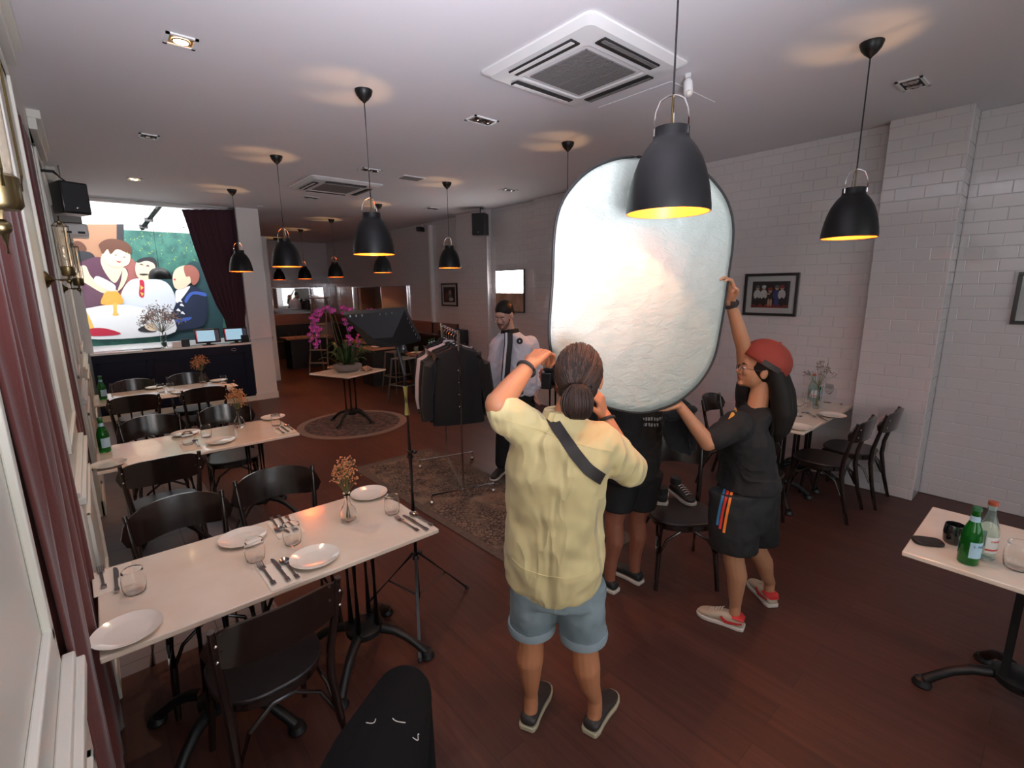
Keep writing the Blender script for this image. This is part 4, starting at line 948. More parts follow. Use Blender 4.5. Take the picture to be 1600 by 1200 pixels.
tag(MB().b2((2.4, 14.92, .93), (5.57, 14.99, 1.22)).build('wood_cladding', 'brown_panel', smooth=False, bevel=.003), 'brown wood panel under the mirror on the back wall', 'panel')
tag(MB().b2((5.5, 8.1, .96), (5.575, 14.9, 1.2)).build('wood_cladding', 'brown_panel', smooth=False, bevel=.003), 'brown wood panel above the right wall bench', 'panel')
# low black bar partition in the back room
tag(MB().b2((2.7, 11.9, 0), (3.1, 14.0, .74)).build('black_counter', 'matte_black', smooth=False, bevel=.005), 'low black counter behind the ladder', 'counter')
def wood_table(x, y, sx, sy, label):
    t = thing('wood_table', label, 'table', (x, y, 0), 0, 'wooden tables in the back room')
    MB().b2((-sx/2, -sy/2, .725), (sx/2, sy/2, .76)).build('tabletop', 'light_wood', t, bevel=.003); MB().b2((-sx*.42, -sy*.42, .0), (sx*.42, sy*.42, .725)).build('cabinet_base', 'matte_black', t, smooth=False)
wood_table(4.0, 12.6, 1.1, .6, 'wooden table seen left of the ladder in the back room')
wood_table(4.6, 10.6, .6, .9, 'wooden table under the softbox in the back room')
wood_table(4.35, 9.2, .7, .6, 'wooden table behind the light stand crowded with glasses')
wood_table(4.6, 7.45, .7, 1.0, 'wooden table behind the clothes rack with bottles and plates')
rd = random.Random(11)
GR = MB()
def small(name, mb, mt, label, cat, x, y, z, group): o = mb.build(name, mt, angle=60); o.location = (x, y, z); return tag(o, label, cat, group)
for i in range(6): small('drinking_glass', MB().lathe([(0, .004), (.028, 0), (.034, .12), (.033, .12), (.027, .006), (0, .008)], 16), 'glass', 'small clear glass among others on the wooden table left of the ladder', 'glass', 3.55+i*.16, 12.45+rd.uniform(-.05, .1), .761, 'glasses left of the ladder')
for i in range(6): small('drinking_glass', MB().lathe([(0, .004), (.028, 0), (.034, .12), (.033, .12), (.027, .006), (0, .008)], 16), 'pale_glass', 'small glass on the wooden table behind the clothes rack', 'glass', 4.25+rd.uniform(0, .5), 7.05+i*.15, .761, 'glasses behind the clothes rack')
for i, (x, y) in enumerate(((4.3, 7.2), (4.42, 7.5), (4.35, 7.75))): small('plate', MB().lathe(PL, 24), 'china', 'white plate on the wooden table behind the clothes rack', 'plate', x, y, .7615, 'plates behind the clothes rack')
for i, (x, y) in enumerate(((4.2, 9.1), (4.45, 9.3))): small('plate', MB().lathe(PL, 24), 'china', 'white plate on the wooden table behind the light stand', 'plate', x, y, .7615, 'plates behind the light stand')
small('red_bowl', MB().lathe([(0, .004), (.03, 0), (.06, .04), (.057, .04), (.028, .008), (0, .01)], 20), 'print_red', 'small red bowl on the wooden table behind the clothes rack', 'bowl', 4.22, 7.4, .761, None)
for i in range(3): b = bottle(0, 0, 'g', 'green bottle on the wooden table behind the clothes rack', s=1.0); b.location = (4.55+.1*i, 7.6+.08*i, .762); b['group'] = 'green bottles behind the clothes rack'
# red and white things on the table behind the man
o = MB().b2((-.12, -.1, 0), (.12, .1, .07)).build('red_box', 'print_red', bevel=.004); p = at(848, 596, z=.76); o.location = (4.12, 4.05, .761); tag(o, 'red box on the table behind the man in the white jacket', 'box')
p = Vector((4.2, 4.3, .761)); t = MB().b2((-.2, -.05, 0), (.2, .05, .05)).build('camera_bag', 'matte_black', bevel=.015); t.location = (4.42, 4.5, .761); tag(t, 'black bag on the table behind the man in the white jacket', 'bag')
# stools
def stool(x, y, rz, label):
    t = thing('metal_stool', label, 'stool', (x, y, 0), rz, 'grey metal stools')
    MB().b2((-.16, -.16, .735), (.16, .16, .76)).build('seat', 'stool_grey', t, bevel=.02)
    for sx in (-1, 1):
        for sy in (-1, 1): MB().tube([(sx*.14, sy*.14, .74), (sx*.215, sy*.215, 0)], [.022, .013], 8).build('leg', 'stool_grey', t)
    MB().tube([(.185, .185, .3), (-.185, .185, .3), (-.185, -.185, .3), (.185, -.185, .3)], .012, 6, closed=True).build('footrest', 'stool_grey', t)
stool(3.93, 7.42, .3, 'grey metal stool nearest the clothes rack'); stool(4.25, 8.3, .2, 'grey metal stool behind the other stool')
# ladder
t = thing('step_ladder', 'wooden step ladder standing behind the orchid', 'ladder', (3.95, 11.3, 0), -.75)
H = 1.72
for sx in (-1, 1):
    MB().tube([(sx*.22, -.38, 0), (sx*.15, -.02, H)], .022, 6).build('front_rail', 'ladder_wood', t); MB().tube([(sx*.22, .42, 0), (sx*.15, .03, H)], .02, 6).build('rear_rail', 'ladder_wood', t)
for k in range(1, 6): f = k/6; MB().b2((-.22+.07*f, -.38+.36*f-.05, H*f-.012), (.22-.07*f, -.38+.36*f+.05, H*f+.012)).build('tread', 'ladder_wood', t, bevel=.003)
MB().b2((-.18, -.1, H-.01), (.18, .1, H+.02)).build('top_step', 'ladder_wood', t, bevel=.003)

# ================================================================ orchid
mat('orchid_pink', (.60, .03, .40), .5, col2=(.75, .10, .52), cscale=40, sss=.1); mat('orchid_centre', (.70, .45, .55), .5); mat('leaf_green', (.025, .065, .018), .45, col2=(.05, .11, .03), cscale=8); mat('stone_grey', (.22, .20, .21), .75, bump=.6, bscale=40); mat('shell_tan', (.42, .29, .20), .6, col2=(.30, .20, .14), cscale=30); mat('stem_green', (.06, .09, .03), .6)
ot = thing('potted_orchid', 'magenta orchid in a low grey pot on the small square table', 'potted orchid', (2.68, 6.76, .761))
O0 = Vector((2.68, 6.76, .761))
MB().lathe([(0, .005), (.14, 0), (.19, .04), (.2, .09), (.18, .1), (.0, .1)], 32).build('pot', 'stone_grey', ot)
lv = MB(); rd = random.Random(5)
for i in range(34):
    a = rd.uniform(0, 2*PI); L_ = rd.uniform(.18, .34); up_ = rd.uniform(.12, .34); wv = Vector((-math.sin(a), math.cos(a), 0)); P = []; r0 = rd.uniform(.02, .1)
    for k in range(6): q = k/5; P.append((math.cos(a)*(r0+L_*q), math.sin(a)*(r0+L_*q), .09+up_*math.sin(q*PI*.72)))
    w_ = rd.uniform(.018, .04); vs = []; fs = []
    for k, p in enumerate(P): h = w_*math.sin((k/5)*.9*PI+.25); vs += [Vector(p)+wv*h+Vector((0, 0, .006)), Vector(p), Vector(p)-wv*h+Vector((0, 0, .006))]
    for k in range(5): o = k*3; fs += [(o, o+3, o+4, o+1), (o+1, o+4, o+5, o+2)]
    lv.add(vs, fs)
o = lv.build('leaves', 'leaf_green', ot, angle=80); s = o.modifiers.new('solid', 'SOLIDIFY'); s.thickness = .003
DO = O0.dot(FH)
def opt(u, v, dd=0): return V(u, v, DO+dd)-O0
stems = [[(543, 575), (528, 530), (518, 495), (508, 484), (492, 492), (487, 510), (486, 530)], [(545, 575), (533, 525), (523, 492), (512, 482), (498, 497), (495, 520), (494, 540)], [(550, 575), (545, 530), (540, 495), (537, 482), (541, 510), (547, 530), (551, 556)], [(552, 575), (560, 530), (562, 495), (566, 487), (562, 512), (559, 535), (558, 553)], [(555, 575), (565, 540), (572, 500), (580, 486), (588, 486)]]
sm = MB()
for k, st_ in enumerate(stems): sm.tube([opt(u, v, (-.08, .05, -.1, -.02, .12)[k]*(.3+.7*i/6)) for i, (u, v) in enumerate(st_)], .004, 6)
sm.build('flower_stems', 'stem_green', ot)
def flower_mb(r):
    m = MB()
    for k, (a, l, w_) in enumerate(((PI/2, .9, .5), (PI/2+2.3, .85, .42), (PI/2-2.3, .85, .42), (.12, 1.0, .78), (PI-.12, 1.0, .78))):
        q = Matrix.Rotation(a, 3, 'Y').transposed(); c = Vector((math.cos(a), -.08, math.sin(a)))*r*l*.5
        m.ell(c, (r*l*.52, r*.07, r*w_*.52), Matrix.Rotation(-a, 3, 'Y') @ Matrix.Rotation(.12, 3, 'Z'), 12, 6)
    m.ell((0, -r*.18, -r*.08), (r*.16, r*.2, r*.2), None, 8, 6, mi=1)
    return m
FM = [flower_mb(.052), flower_mb(.043), flower_mb(.033)]; FO = []
fl = [(520, 486, 0, 1), (513, 481, 0, 1), (506, 483, 0), (501, 488, 0), (497, 486, 0, 1), (492, 492, 0), (487, 497, 1), (500, 493, 0), (494, 501, 0), (489, 505, 1), (485, 512, 1), (493, 511, 0), (499, 516, 0), (491, 517, 0), (496, 524, 0), (484, 523, 1), (488, 529, 1), (495, 531, 0), (485, 533, 2), (493, 538, 1), (497, 534, 1), (494, 543, 2),
      (535, 481, 0), (541, 483, 1), (547, 484, 1), (537, 490, 1), (538, 500, 1), (540, 506, 1), (545, 515, 0), (548, 513, 1), (545, 527, 0), (548, 531, 1), (546, 539, 0), (551, 550, 0), (555, 551, 1), (558, 528, 2), (560, 534, 2), (558, 541, 2), (553, 557, 2), (561, 523, 2), (519, 484, 1),
      (569, 488, 1), (574, 486, 1), (580, 485, 1), (585, 486, 1), (577, 490, 2), (566, 489, 2), (588, 488, 2)]
rd = random.Random(9)
FME = []
for k in range(3): o = FM[k].build('flower', ['orchid_pink', 'orchid_centre'], ot); FME.append(o)
first = [True]*3
for f in fl:
    k = f[2]; o = FME[k] if first[k] else FME[k].copy()
    if not first[k]: COL.objects.link(o)
    first[k] = False; o.parent = ot; o.location = opt(f[0], f[1], rd.uniform(-.14, .08)); o.rotation_euler = (rd.uniform(-.5, .3), rd.uniform(-.6, .6), -.7+rd.uniform(-.8, .8))
def fan(u, v, s, label):
    p = at(u, v, z=.762); n = 16; vs = [(0, 0, .02)]; 
    for i in range(n+1): a = -.3+i/n*(PI+.6); r = s*(1+.05*(-1)**i); vs.append((r*math.cos(a), .02*math.sin(i), s*.62+r*.6*math.sin(a)))
    o = MB().add(vs, [(0, i+1, i+2) for i in range(n)]).build('shell_ornament', 'shell_tan', angle=30); m = o.modifiers.new('solid', 'SOLIDIFY'); m.thickness = .012
    o.location = p; o.rotation_euler = (0, 0, -.6); tag(o, label, 'ornament')
fan(573, 583, .085, 'tan fan-shaped ornament right of the orchid pot'); fan(517, 578, .05, 'small tan ornament left of the orchid pot')

# ================================================================ clothes rack
RN, RF = Vector((2.37, 3.47, 0)), Vector((2.75, 4.33, 0)); RD = (RF-RN).normalized(); RP = Vector((RD.y, -RD.x, 0)); ZR = 1.53
rk = thing('clothes_rack', 'chrome clothes rack on wheels holding dark jackets', 'clothes rack', (RN+RF)/2); c0 = (RN+RF)/2
def L0(v): return Vector(v)-c0
MB().tube([L0(RN)+Vector((0, 0, .1)), L0(RN)+Vector((0, 0, ZR+.03))], .011, 12).build('upright', 'chrome', rk); MB().tube([L0(RF)+Vector((0, 0, .1)), L0(RF)+Vector((0, 0, ZR+.03))], .011, 12).build('upright', 'chrome', rk)
MB().tube([L0(RN-RD*.03)+Vector((0, 0, ZR)), L0(RF+RD*.1)+Vector((0, 0, ZR))], .010, 12).build('hanging_rail', 'chrome', rk)
MB().tube([L0(RN)+Vector((0, 0, .1)), L0(RF)+Vector((0, 0, .1))], .008, 10).build('lower_rail', 'chrome', rk)
bd = Vector((.96, -.27, 0)).normalized()
for b0 in (RN, RF):
    a, b = L0(b0-bd*.30)+Vector((0, 0, .1)), L0(b0+bd*.30)+Vector((0, 0, .1))
    MB().tube([a, b], .011, 12).build('base_bar', 'chrome', rk)
    for e in (a, b): w_ = MB().tube([e, e-Vector((0, 0, .05))], .009, 8); w_.ell(e-Vector((0, 0, .0745)), (.024, .018, .0255)); w_.build('castor', 'chrome', rk)
mat('black_cloth', (.010, .010, .012), .9, sheen=.1, bump=.3, bscale=250); mat('white_cloth', (.62, .60, .66), .85, bump=.3, bscale=200)
def garment(tt, label, mt, w=.235, z1=.68, buttons=0, out=.0, seed=0):
    p0 = RN+RD*tt; t = thing('hanging_jacket', label, 'jacket', (p0.x, p0.y, 0), math.atan2(RP.y, RP.x), 'jackets on the clothes rack')
    zt = ZR-.13; rr = random.Random(seed)
    rings = [((0, 0, zt), .05, .028), ((0, 0, zt-.02), .1, .035), ((0, 0, zt-.05), w*.78, .04), ((0, 0, zt-.11), w*.93, .048), ((0, 0, zt-.3), w*.92, .055), ((0, 0, (zt+z1)/2-.05), w*.9, .05)]
    rings += [((rr.uniform(-.01, .01), 0, z1+.15), w*.94, .052), ((0, 0, z1+.02), w*1.0, .05), ((0, 0, z1), w*.98, .042)]
    b = MB().loft(rings, 40, 2.4).build('jacket_body', mt, t)
    for s in (-1, 1):
        P = [(s*w*.78, 0, zt-.07), (s*w*1.0, 0, zt-.16), (s*w*1.13, .0, zt-.35), (s*w*1.2, -.02, zt-.52), (s*w*1.17, -.03, z1+.02+rr.uniform(0, .05))]
        MB().tube(P, [.045, .062, .056, .05, .043], 16).build('sleeve', mt, t)
    for i in range(buttons): MB().ell((.0, -.056, zt-.2-i*.11), (.008, .004, .008), None, 8, 6).build('button', 'steel', t)
    MB().lathe([(.055, 0), (.06, .015), (.05, .03), (.045, .03), (.05, .0)], 20, (0, 0, zt-.01)).build('collar', mt, t)
    h = thing('clothes_hanger', 'chrome hook hanger of the '+label, 'hanger', (p0.x, p0.y, 0), math.atan2(RP.y, RP.x), 'chrome hangers on the rack')
    MB().tube([(-w*.7, 0, zt-.085), (-.1, 0, zt-.04), (0, 0, zt+.02), (.1, 0, zt-.04), (w*.7, 0, zt-.085)], .005, 8).build('shoulder_bar', 'white_cloth' if seed % 3 == 0 else 'chrome', h)
    MB().tube([(0, 0, zt+.035), (0, 0, ZR-.045), (.014, 0, ZR-.03), (.022, 0, ZR-.005), (.012, 0, ZR+.014), (0, 0, ZR+.017), (-.014, 0, ZR+.008)], .0028, 6).build('hook', 'chrome', h)
garment(.10, 'black jacket at the near end of the rack', 'black_cloth', .24, .70, 4, seed=1)
garment(.25, 'black jacket second from the near end of the rack', 'black_cloth', .22, .74, seed=2)
garment(.38, 'black jacket in the middle of the rack', 'black_cloth', .235, .66, seed=4)
garment(.52, 'white jacket between the black ones on the rack', 'white_cloth', .25, .72, seed=5)
garment(.66, 'black jacket behind the white one on the rack', 'black_cloth', .23, .66, seed=7)
garment(.80, 'black jacket at the far end of the rack', 'black_cloth', .23, .7, seed=8)

# ================================================================ light stand with softbox
S0 = Vector((1.235, 2.32, 0)); ls = thing('light_stand', 'black tripod light stand beside the nearest table', 'light stand', S0)
pl = V(630, 545, S0.dot(FH))-S0
MB().tube([(0, 0, .12), (0, 0, .62)], .0145, 12).tube([(0, 0, .62), (0, 0, 1.02)], .012, 12).tube([(0, 0, 1.02), (pl.x, pl.y, 1.46), V(612, 512, S0.dot(FH)+.05)-S0], .009, 12).build('pole', 'plastic_black', ls)
for z in (.40, .62, 1.02): MB().tube([(0, 0, z-.025), (0, 0, z+.02)], .021, 12).ell((.03, 0, z), (.012, .008, .012)).build('clamp_collar', 'plastic_black', ls)
for tip in ((1.05, 1.99), (1.60, 2.34), (1.05, 2.62)):
    d = Vector((tip[0]-S0.x, tip[1]-S0.y, 0)); P = MB().tube([d*.06+Vector((0, 0, .40)), d+Vector((0, 0, .012))], .0085, 8)
    P.tube([d*.05+Vector((0, 0, .14)), d*.55+Vector((0, 0, .195))], .006, 8); P.build('tripod_leg', 'plastic_black', ls); MB().ell(d+Vector((0, 0, .012)), (.013, .013, .012)).build('rubber_foot', 'matte_black', ls)
mat('tag_yellow', (.45, .40, .12), .6)
MB().tube([(pl.x*.75, pl.y*.75, 1.24), (pl.x*.98, pl.y*.98, 1.40)], .0135, 10).build('yellow_tape', 'tag_yellow', ls)
DS = S0.dot(FH); sb = thing('softbox', 'black softbox seen from behind above the light stand', 'softbox', V(612, 512, DS+.05)); sc = V(612, 512, DS+.05)
cn = [V(u, v, DS+d)-sc for u, v, d in ((536, 492, .0), (632, 485, .0), (657, 533, .16), (573, 537, .12))]; nrm = (cn[1]-cn[0]).cross(cn[3]-cn[0]).normalized()
if nrm.dot(FH) > 0: nrm = -nrm
bk = [(c*.30)+nrm*.12 for c in cn]
m = MB(); vs = cn+[c-nrm*.03 for c in cn]+bk
m.add(vs, [(0, 1, 9, 8), (1, 2, 10, 9), (2, 3, 11, 10), (3, 0, 8, 11), (8, 9, 10, 11), (0, 4, 5, 1), (1, 5, 6, 2), (2, 6, 7, 3), (3, 7, 4, 0)]); mat('box_black', (.005, .005, .006), .5, spec=.25); m.build('fabric_shell', 'box_black', sb, smooth=False)
mat('diffuser', (.012, .012, .013), .9)
MB().add([c-nrm*.025 for c in cn], [(0, 1, 2, 3)]).build('front_cloth', 'diffuser', sb, smooth=False)
e = MB()
for i in range(8):
    f = (.1+.1*i); p = cn[0].lerp(cn[1], f)*.97+nrm*.012
    if i != 3 and i != 4: e.box(p, (.008, .004, .011))
for i in range(6): p = cn[1].lerp(cn[2], .2+.13*i)*.97+nrm*.012; e.box(p, (.004, .007, .010))
e.build('edge_clips', 'mat_clip' if 'mat_clip' in M else 'steel', sb, smooth=False)
MB().tube([pl+S0-sc, bk[2]*.7], .014, 8).ell(pl+S0-sc, (.019, .019, .024)).build('swivel_mount', 'plastic_black', sb)

# ================================================================ reflector
mat('silver_cloth', (.56, .63, .59), .58, .36, bump=1.0, bscale=9, bdist=.02, bdet=7)
nt = M['silver_cloth'].node_tree; b = nt.nodes['Principled BSDF']; N = nt.nodes.new; L = nt.links.new
tc = N('ShaderNodeTexCoord'); n1 = N('ShaderNodeTexNoise'); n1.inputs['Scale'].default_value = 15; n1.inputs['Detail'].default_value = 9; n1.inputs['Roughness'].default_value = .68; n1.inputs['Distortion'].default_value = .5
mp = N('ShaderNodeMapping'); mp.inputs['Scale'].default_value = (1, 1, 1.9); L(tc.outputs['Object'], mp.inputs[0]); L(mp.outputs[0], n1.inputs[0])
bp = N('ShaderNodeBump'); bp.inputs['Strength'].default_value = .7; bp.inputs['Distance'].default_value = .014; L(n1.outputs[0], bp.inputs['Height']); L(bp.outputs[0], b.inputs['Normal'])
ol = [(997.7, 245), (961, 248.6), (924, 264), (895, 290), (875, 323), (866, 367), (863, 440), (858, 513), (861, 550), (871, 582), (895, 607), (930, 629), (961, 640), (994, 645.5), (1023, 642), (1060, 627), (1093, 598), (1115, 561), (1126, 513), (1133, 469), (1139, 425), (1145, 378), (1144, 341), (1133, 308), (1111, 279), (1089, 262), (1045, 247.5)]
PA = V(862, 500, 2.0); PB = V(1140, 430, 2.36); PA.z = PB.z = 0; pn = (PB-PA).cross(Vector((0, 0, 1))).normalized()
if pn.dot(FH) > 0: pn = -pn
def onpl(u, v, lift=0):
    d = ray(u, v); t = (PA-EYE).dot(pn)/d.dot(pn); return EYE+d*t+pn*lift
P0 = [onpl(*p) for p in ol]; n = len(P0); P = []
for i in range(n):
    a, b_, c, d = P0[i-1], P0[i], P0[(i+1) % n], P0[(i+2) % n]
    for t in (0, .25, .5, .75): P.append(.5*((2*b_)+(-a+c)*t+(2*a-5*b_+4*c-d)*t*t+(-a+3*b_-3*c+d)*t*t*t))
rc = sum(P, Vector())/len(P); rf = thing('studio_reflector', 'large silver oval reflector held up by the photographer and the woman in the cap', 'reflector', rc)
vs = []; fs = []; K = 14; n = len(P)
for k in range(K+1):
    f = max(k/K, .002)
    for q in P:
        w_ = (q-rc)*f; vs.append(w_+pn*(.02*(1-f*f)+.012*noise.noise(w_*5)*(1-f**4)+.006*noise.noise(w_*14)*(1-f**6)))
for k in range(K): fs += [(k*n+i, k*n+(i+1) % n, (k+1)*n+(i+1) % n, (k+1)*n+i) for i in range(n)]
fs.append(tuple(range(n)))
o = MB().add(vs, fs).build('silver_fabric', 'silver_cloth', rf, angle=180); s = o.modifiers.new('solid', 'SOLIDIFY'); s.thickness = .003
MB().tube([q-rc for q in P], .0062, 8, closed=True).build('rim', 'matte_black', rf)
# ================================================================ people
mat('skin_tan', (.50, .21, .105), .5, sss=.05, bump=.1, bscale=90); mat('skin_girl', (.50, .245, .135), .5, sss=.05, bump=.08, bscale=90); mat('skin_brown', (.30, .11, .065), .5, sss=.04); mat('skin_model', (.50, .30, .235), .5, sss=.05)
mat('hair_black', (.010, .008, .007), .6, spec=.25); mat('hair_brown', (.018, .011, .009), .55, spec=.3, col2=(.035, .018, .013), cscale=9, bump=.8, bscale=50, bstretch=(4, 4, 1), bdist=.004); mat('stubble', (.17, .095, .075), .8)
mat('yellow_shirt', (.66, .55, .28), .8, sheen=.2, bump=.75, bscale=4.2, bdist=.05, bdet=2, bstretch=(1.5, 1.5, .55), brot=(.35, .5, 0), ridge=1); mat('denim', (.17, .23, .26), .85, col2=(.27, .34, .37), cscale=5, bump=.5, bscale=240, bdist=.002); mat('denim_hem', (.27, .34, .38), .85)
mat('tee_black', (.012, .011, .012), .85, bump=.6, bscale=5, bdist=.04, bdet=2, brot=(.3, .4, 0), ridge=1); mat('trouser_black', (.006, .006, .007), .95, spec=.1)
mat('shorts_black', (.010, .010, .011), .75, bump=.35, bscale=14, bdist=.012); mat('strap_black', (.022, .018, .018), .6, bump=.3, bscale=300)
mat('jacket_white', (.70, .70, .77), .7, bump=.6, bscale=6, bdist=.03, bdet=2, ridge=1); mat('stripe_blue', (.04, .17, .35), .6); mat('stripe_red', (.60, .04, .03), .6); mat('stripe_orange', (.85, .22, .03), .6)
mat('cap_rust', (.26, .035, .02), .75, bump=.3, bscale=200); mat('cap_rust2', (.33, .06, .03), .75); mat('shoe_dark', (.03, .024, .022), .5, bump=.4, bscale=80); mat('sole_cream', (.42, .37, .26), .7); mat('shoe_tan', (.50, .40, .30), .6, bump=.2, bscale=100); mat('shoe_red', (.55, .03, .03), .5); mat('shoe_black', (.015, .015, .016), .6); mat('sole_white', (.62, .56, .50), .6); mat('lace', (.60, .52, .44), .8)
mat('lips', (.36, .09, .07), .45); mat('eye_white', (.7, .68, .66), .2); mat('eye_dark', (.01, .008, .008), .15); mat('print_orange', (.70, .33, .06), .6); mat('chalk', (.45, .45, .44), .8)

def hand(b, W, d, pn, th, curl=(.5, .5, .5, .5), thumb=(.5, .6), s=1.0, spread=.09):
    """palm and five fingers. W wrist, d pointing along the hand, pn palm normal, th thumb side"""
    W = Vector(W); d = Vector(d).normalized(); pn = Vector(pn); pn = (pn-d*pn.dot(d)).normalized(); th = Vector(th); th = (th-d*th.dot(d)-pn*th.dot(pn)).normalized()
    for k, (o_, ln) in enumerate(((.028, .088), (.009, .092), (-.010, .088), (-.027, .080))):
        b.cap(W+th*o_*.55*s, W+(d*ln+th*o_)*s, .0155*s, .0115*s)
    b.cap(W+(d*.02+th*.012+pn*.004)*s, W+(d*.06+th*.026+pn*.006)*s, .018*s, .014*s)
    L_ = ((.042, .026, .021), (.047, .030, .022), (.043, .028, .021), (.034, .021, .018))
    for k, (o_, ln) in enumerate(((.029, .088), (.0095, .093), (-.0105, .089), (-.029, .081))):
        p = W+(d*ln+th*o_)*s; dd = (d+th*spread*(1.2-k*.8)).normalized(); ang = 0; ax = dd.cross(pn).normalized()
        r = (.0096, .0098, .0093, .0082)[k]*s
        for j in range(3):
            ang += curl[k]*(.75, 1.15, .8)[j]; q = dd*math.cos(ang)+pn*math.sin(ang); p2 = p+q*L_[k][j]*s
            b.cap(p, p2, r*(1-.07*j), r*(.93-.07*j)); p = p2
    p = W+(d*.022+th*.024+pn*.006)*s; q = (d*.75+th*thumb[0]*1.3+pn*.15*thumb[1]).normalized()
    for j, l in enumerate((.042, .034, .027)):
        p2 = p+q*l*s; b.cap(p, p2, (.0135, .0115, .0105)[j]*s, (.0118, .0105, .009)[j]*s); p = p2; q = (q+pn*thumb[1]*.55-th*thumb[0]*.35).normalized()
    return b
def head_mb(b, c, f, up, s=1.0, jaw=1.0):
    """skull with face relief. c = head centre, f = facing direction"""
    f = Vector(f).normalized(); up = Vector(up); up = (up-f*up.dot(f)).normalized(); r = f.cross(up)
    q = Matrix((r, f, up)).transposed()
    def P(x, y, z): return Vector(c)+(r*x+f*y+up*z)*s
    def E(x, y, z, a, b_, c_, ry=0): b.ell(P(x, y, z), (a*s, b_*s, c_*s), q @ Matrix.Rotation(ry, 3, 'X'), 20, 14)
    E(0, -.012, .03, .077, .097, .088); E(0, .02, -.02, .066, .075, .09); E(0, .045, -.07, .042*jaw, .038, .036); E(0, .012, -.06, .056*jaw, .06, .05)
    E(0, .075, .025, .05, .02, .035)                     # forehead and brow
    for sx in (-1, 1):
        E(sx*.034, .070, -.022, .022, .02, .022); E(sx*.026, .082, .022, .02, .009, .006); E(sx*.078, -.008, -.012, .010, .02, .031); E(sx*.083, -.016, -.004, .008, .012, .022)
        E(sx*.01, .101, -.03, .008, .01, .007)
    b.cap(P(0, .083, .012), P(0, .108, -.024), .0085*s, .0125*s); E(0, .108, -.026, .011, .010, .009)
    E(0, .088, -.052, .02, .012, .012); E(0, .084, -.062, .017, .011, .007); E(0, .083, -.088, .018, .015, .014)
    return P, q
def face_parts(parent, base, P, q, s, mouth=True, brows='hair_black', closed=False, lip='lips'):
    e = MB(); ir = MB(); br = MB()
    for sx in (-1, 1):
        e.ell(P(sx*.0305, .0835, .002)-base, (.0125*s, .009*s, .0042*s if closed else .0075*s), q, 12, 8); ir.ell(P(sx*.0305, .0925, .0)-base, (.0055*s, .0025*s, .003*s if closed else .0055*s), q, 10, 6)
        br.tube([P(sx*.012, .0945, .020)-base, P(sx*.030, .0925, .0265)-base, P(sx*.048, .078, .022)-base], [.0035*s, .004*s, .0022*s], 6)
    e.build('eyes', 'eye_white', parent); ir.build('irises', 'eye_dark', parent); br.build('eyebrows', brows, parent)
    if mouth:
        m = MB(); m.ell(P(0, .0985, -.0515)-base, (.019*s, .006*s, .005*s), q, 12, 8); m.ell(P(0, .097, -.061)-base, (.016*s, .0065*s, .0055*s), q, 12, 8); m.build('lips', lip, parent)
def person(label, base): return thing('person', label, 'person', base)
def fin(b, name, mt, parent, vox, sm=4, disp=None, base=None):
    if base is not None: b.v = [tuple(Vector(v)-base) for v in b.v]
    o = b.build(name, mt, parent); remesh(o, vox, sm, disp); return o
def foot(b, ankle, toe, s=1.0):
    ankle = Vector(ankle); toe = Vector(toe); d = (toe-ankle); d.z = 0; d.normalize()
    b.cap(ankle, ankle+Vector((0, 0, -.04))-d*.012, .032*s, .030*s); b.cap(ankle+Vector((0, 0, -.035)), ankle+d*.075+Vector((0, 0, -.047)), .031*s, .024*s); b.cap(ankle+d*.06+Vector((0, 0, -.052)), ankle+d*.12+Vector((0, 0, -.058)), .020*s, .014*s)
def foot_old(b, ankle, toe, s=1.0):
    ankle = Vector(ankle); toe = Vector(toe); d = (toe-ankle); d.z = 0; d.normalize(); sd = Vector((d.y, -d.x, 0))
    b.cap(ankle, ankle+Vector((0, 0, -.045))-d*.02, .035*s, .034*s); b.cap(ankle-d*.015+Vector((0, 0, -.04)), ankle+d*.10+Vector((0, 0, -.05)), .036*s, .034*s); b.cap(ankle+d*.06+Vector((0, 0, -.05)), Vector((toe.x, toe.y, .045))-d*.02, .036*s, .030*s)
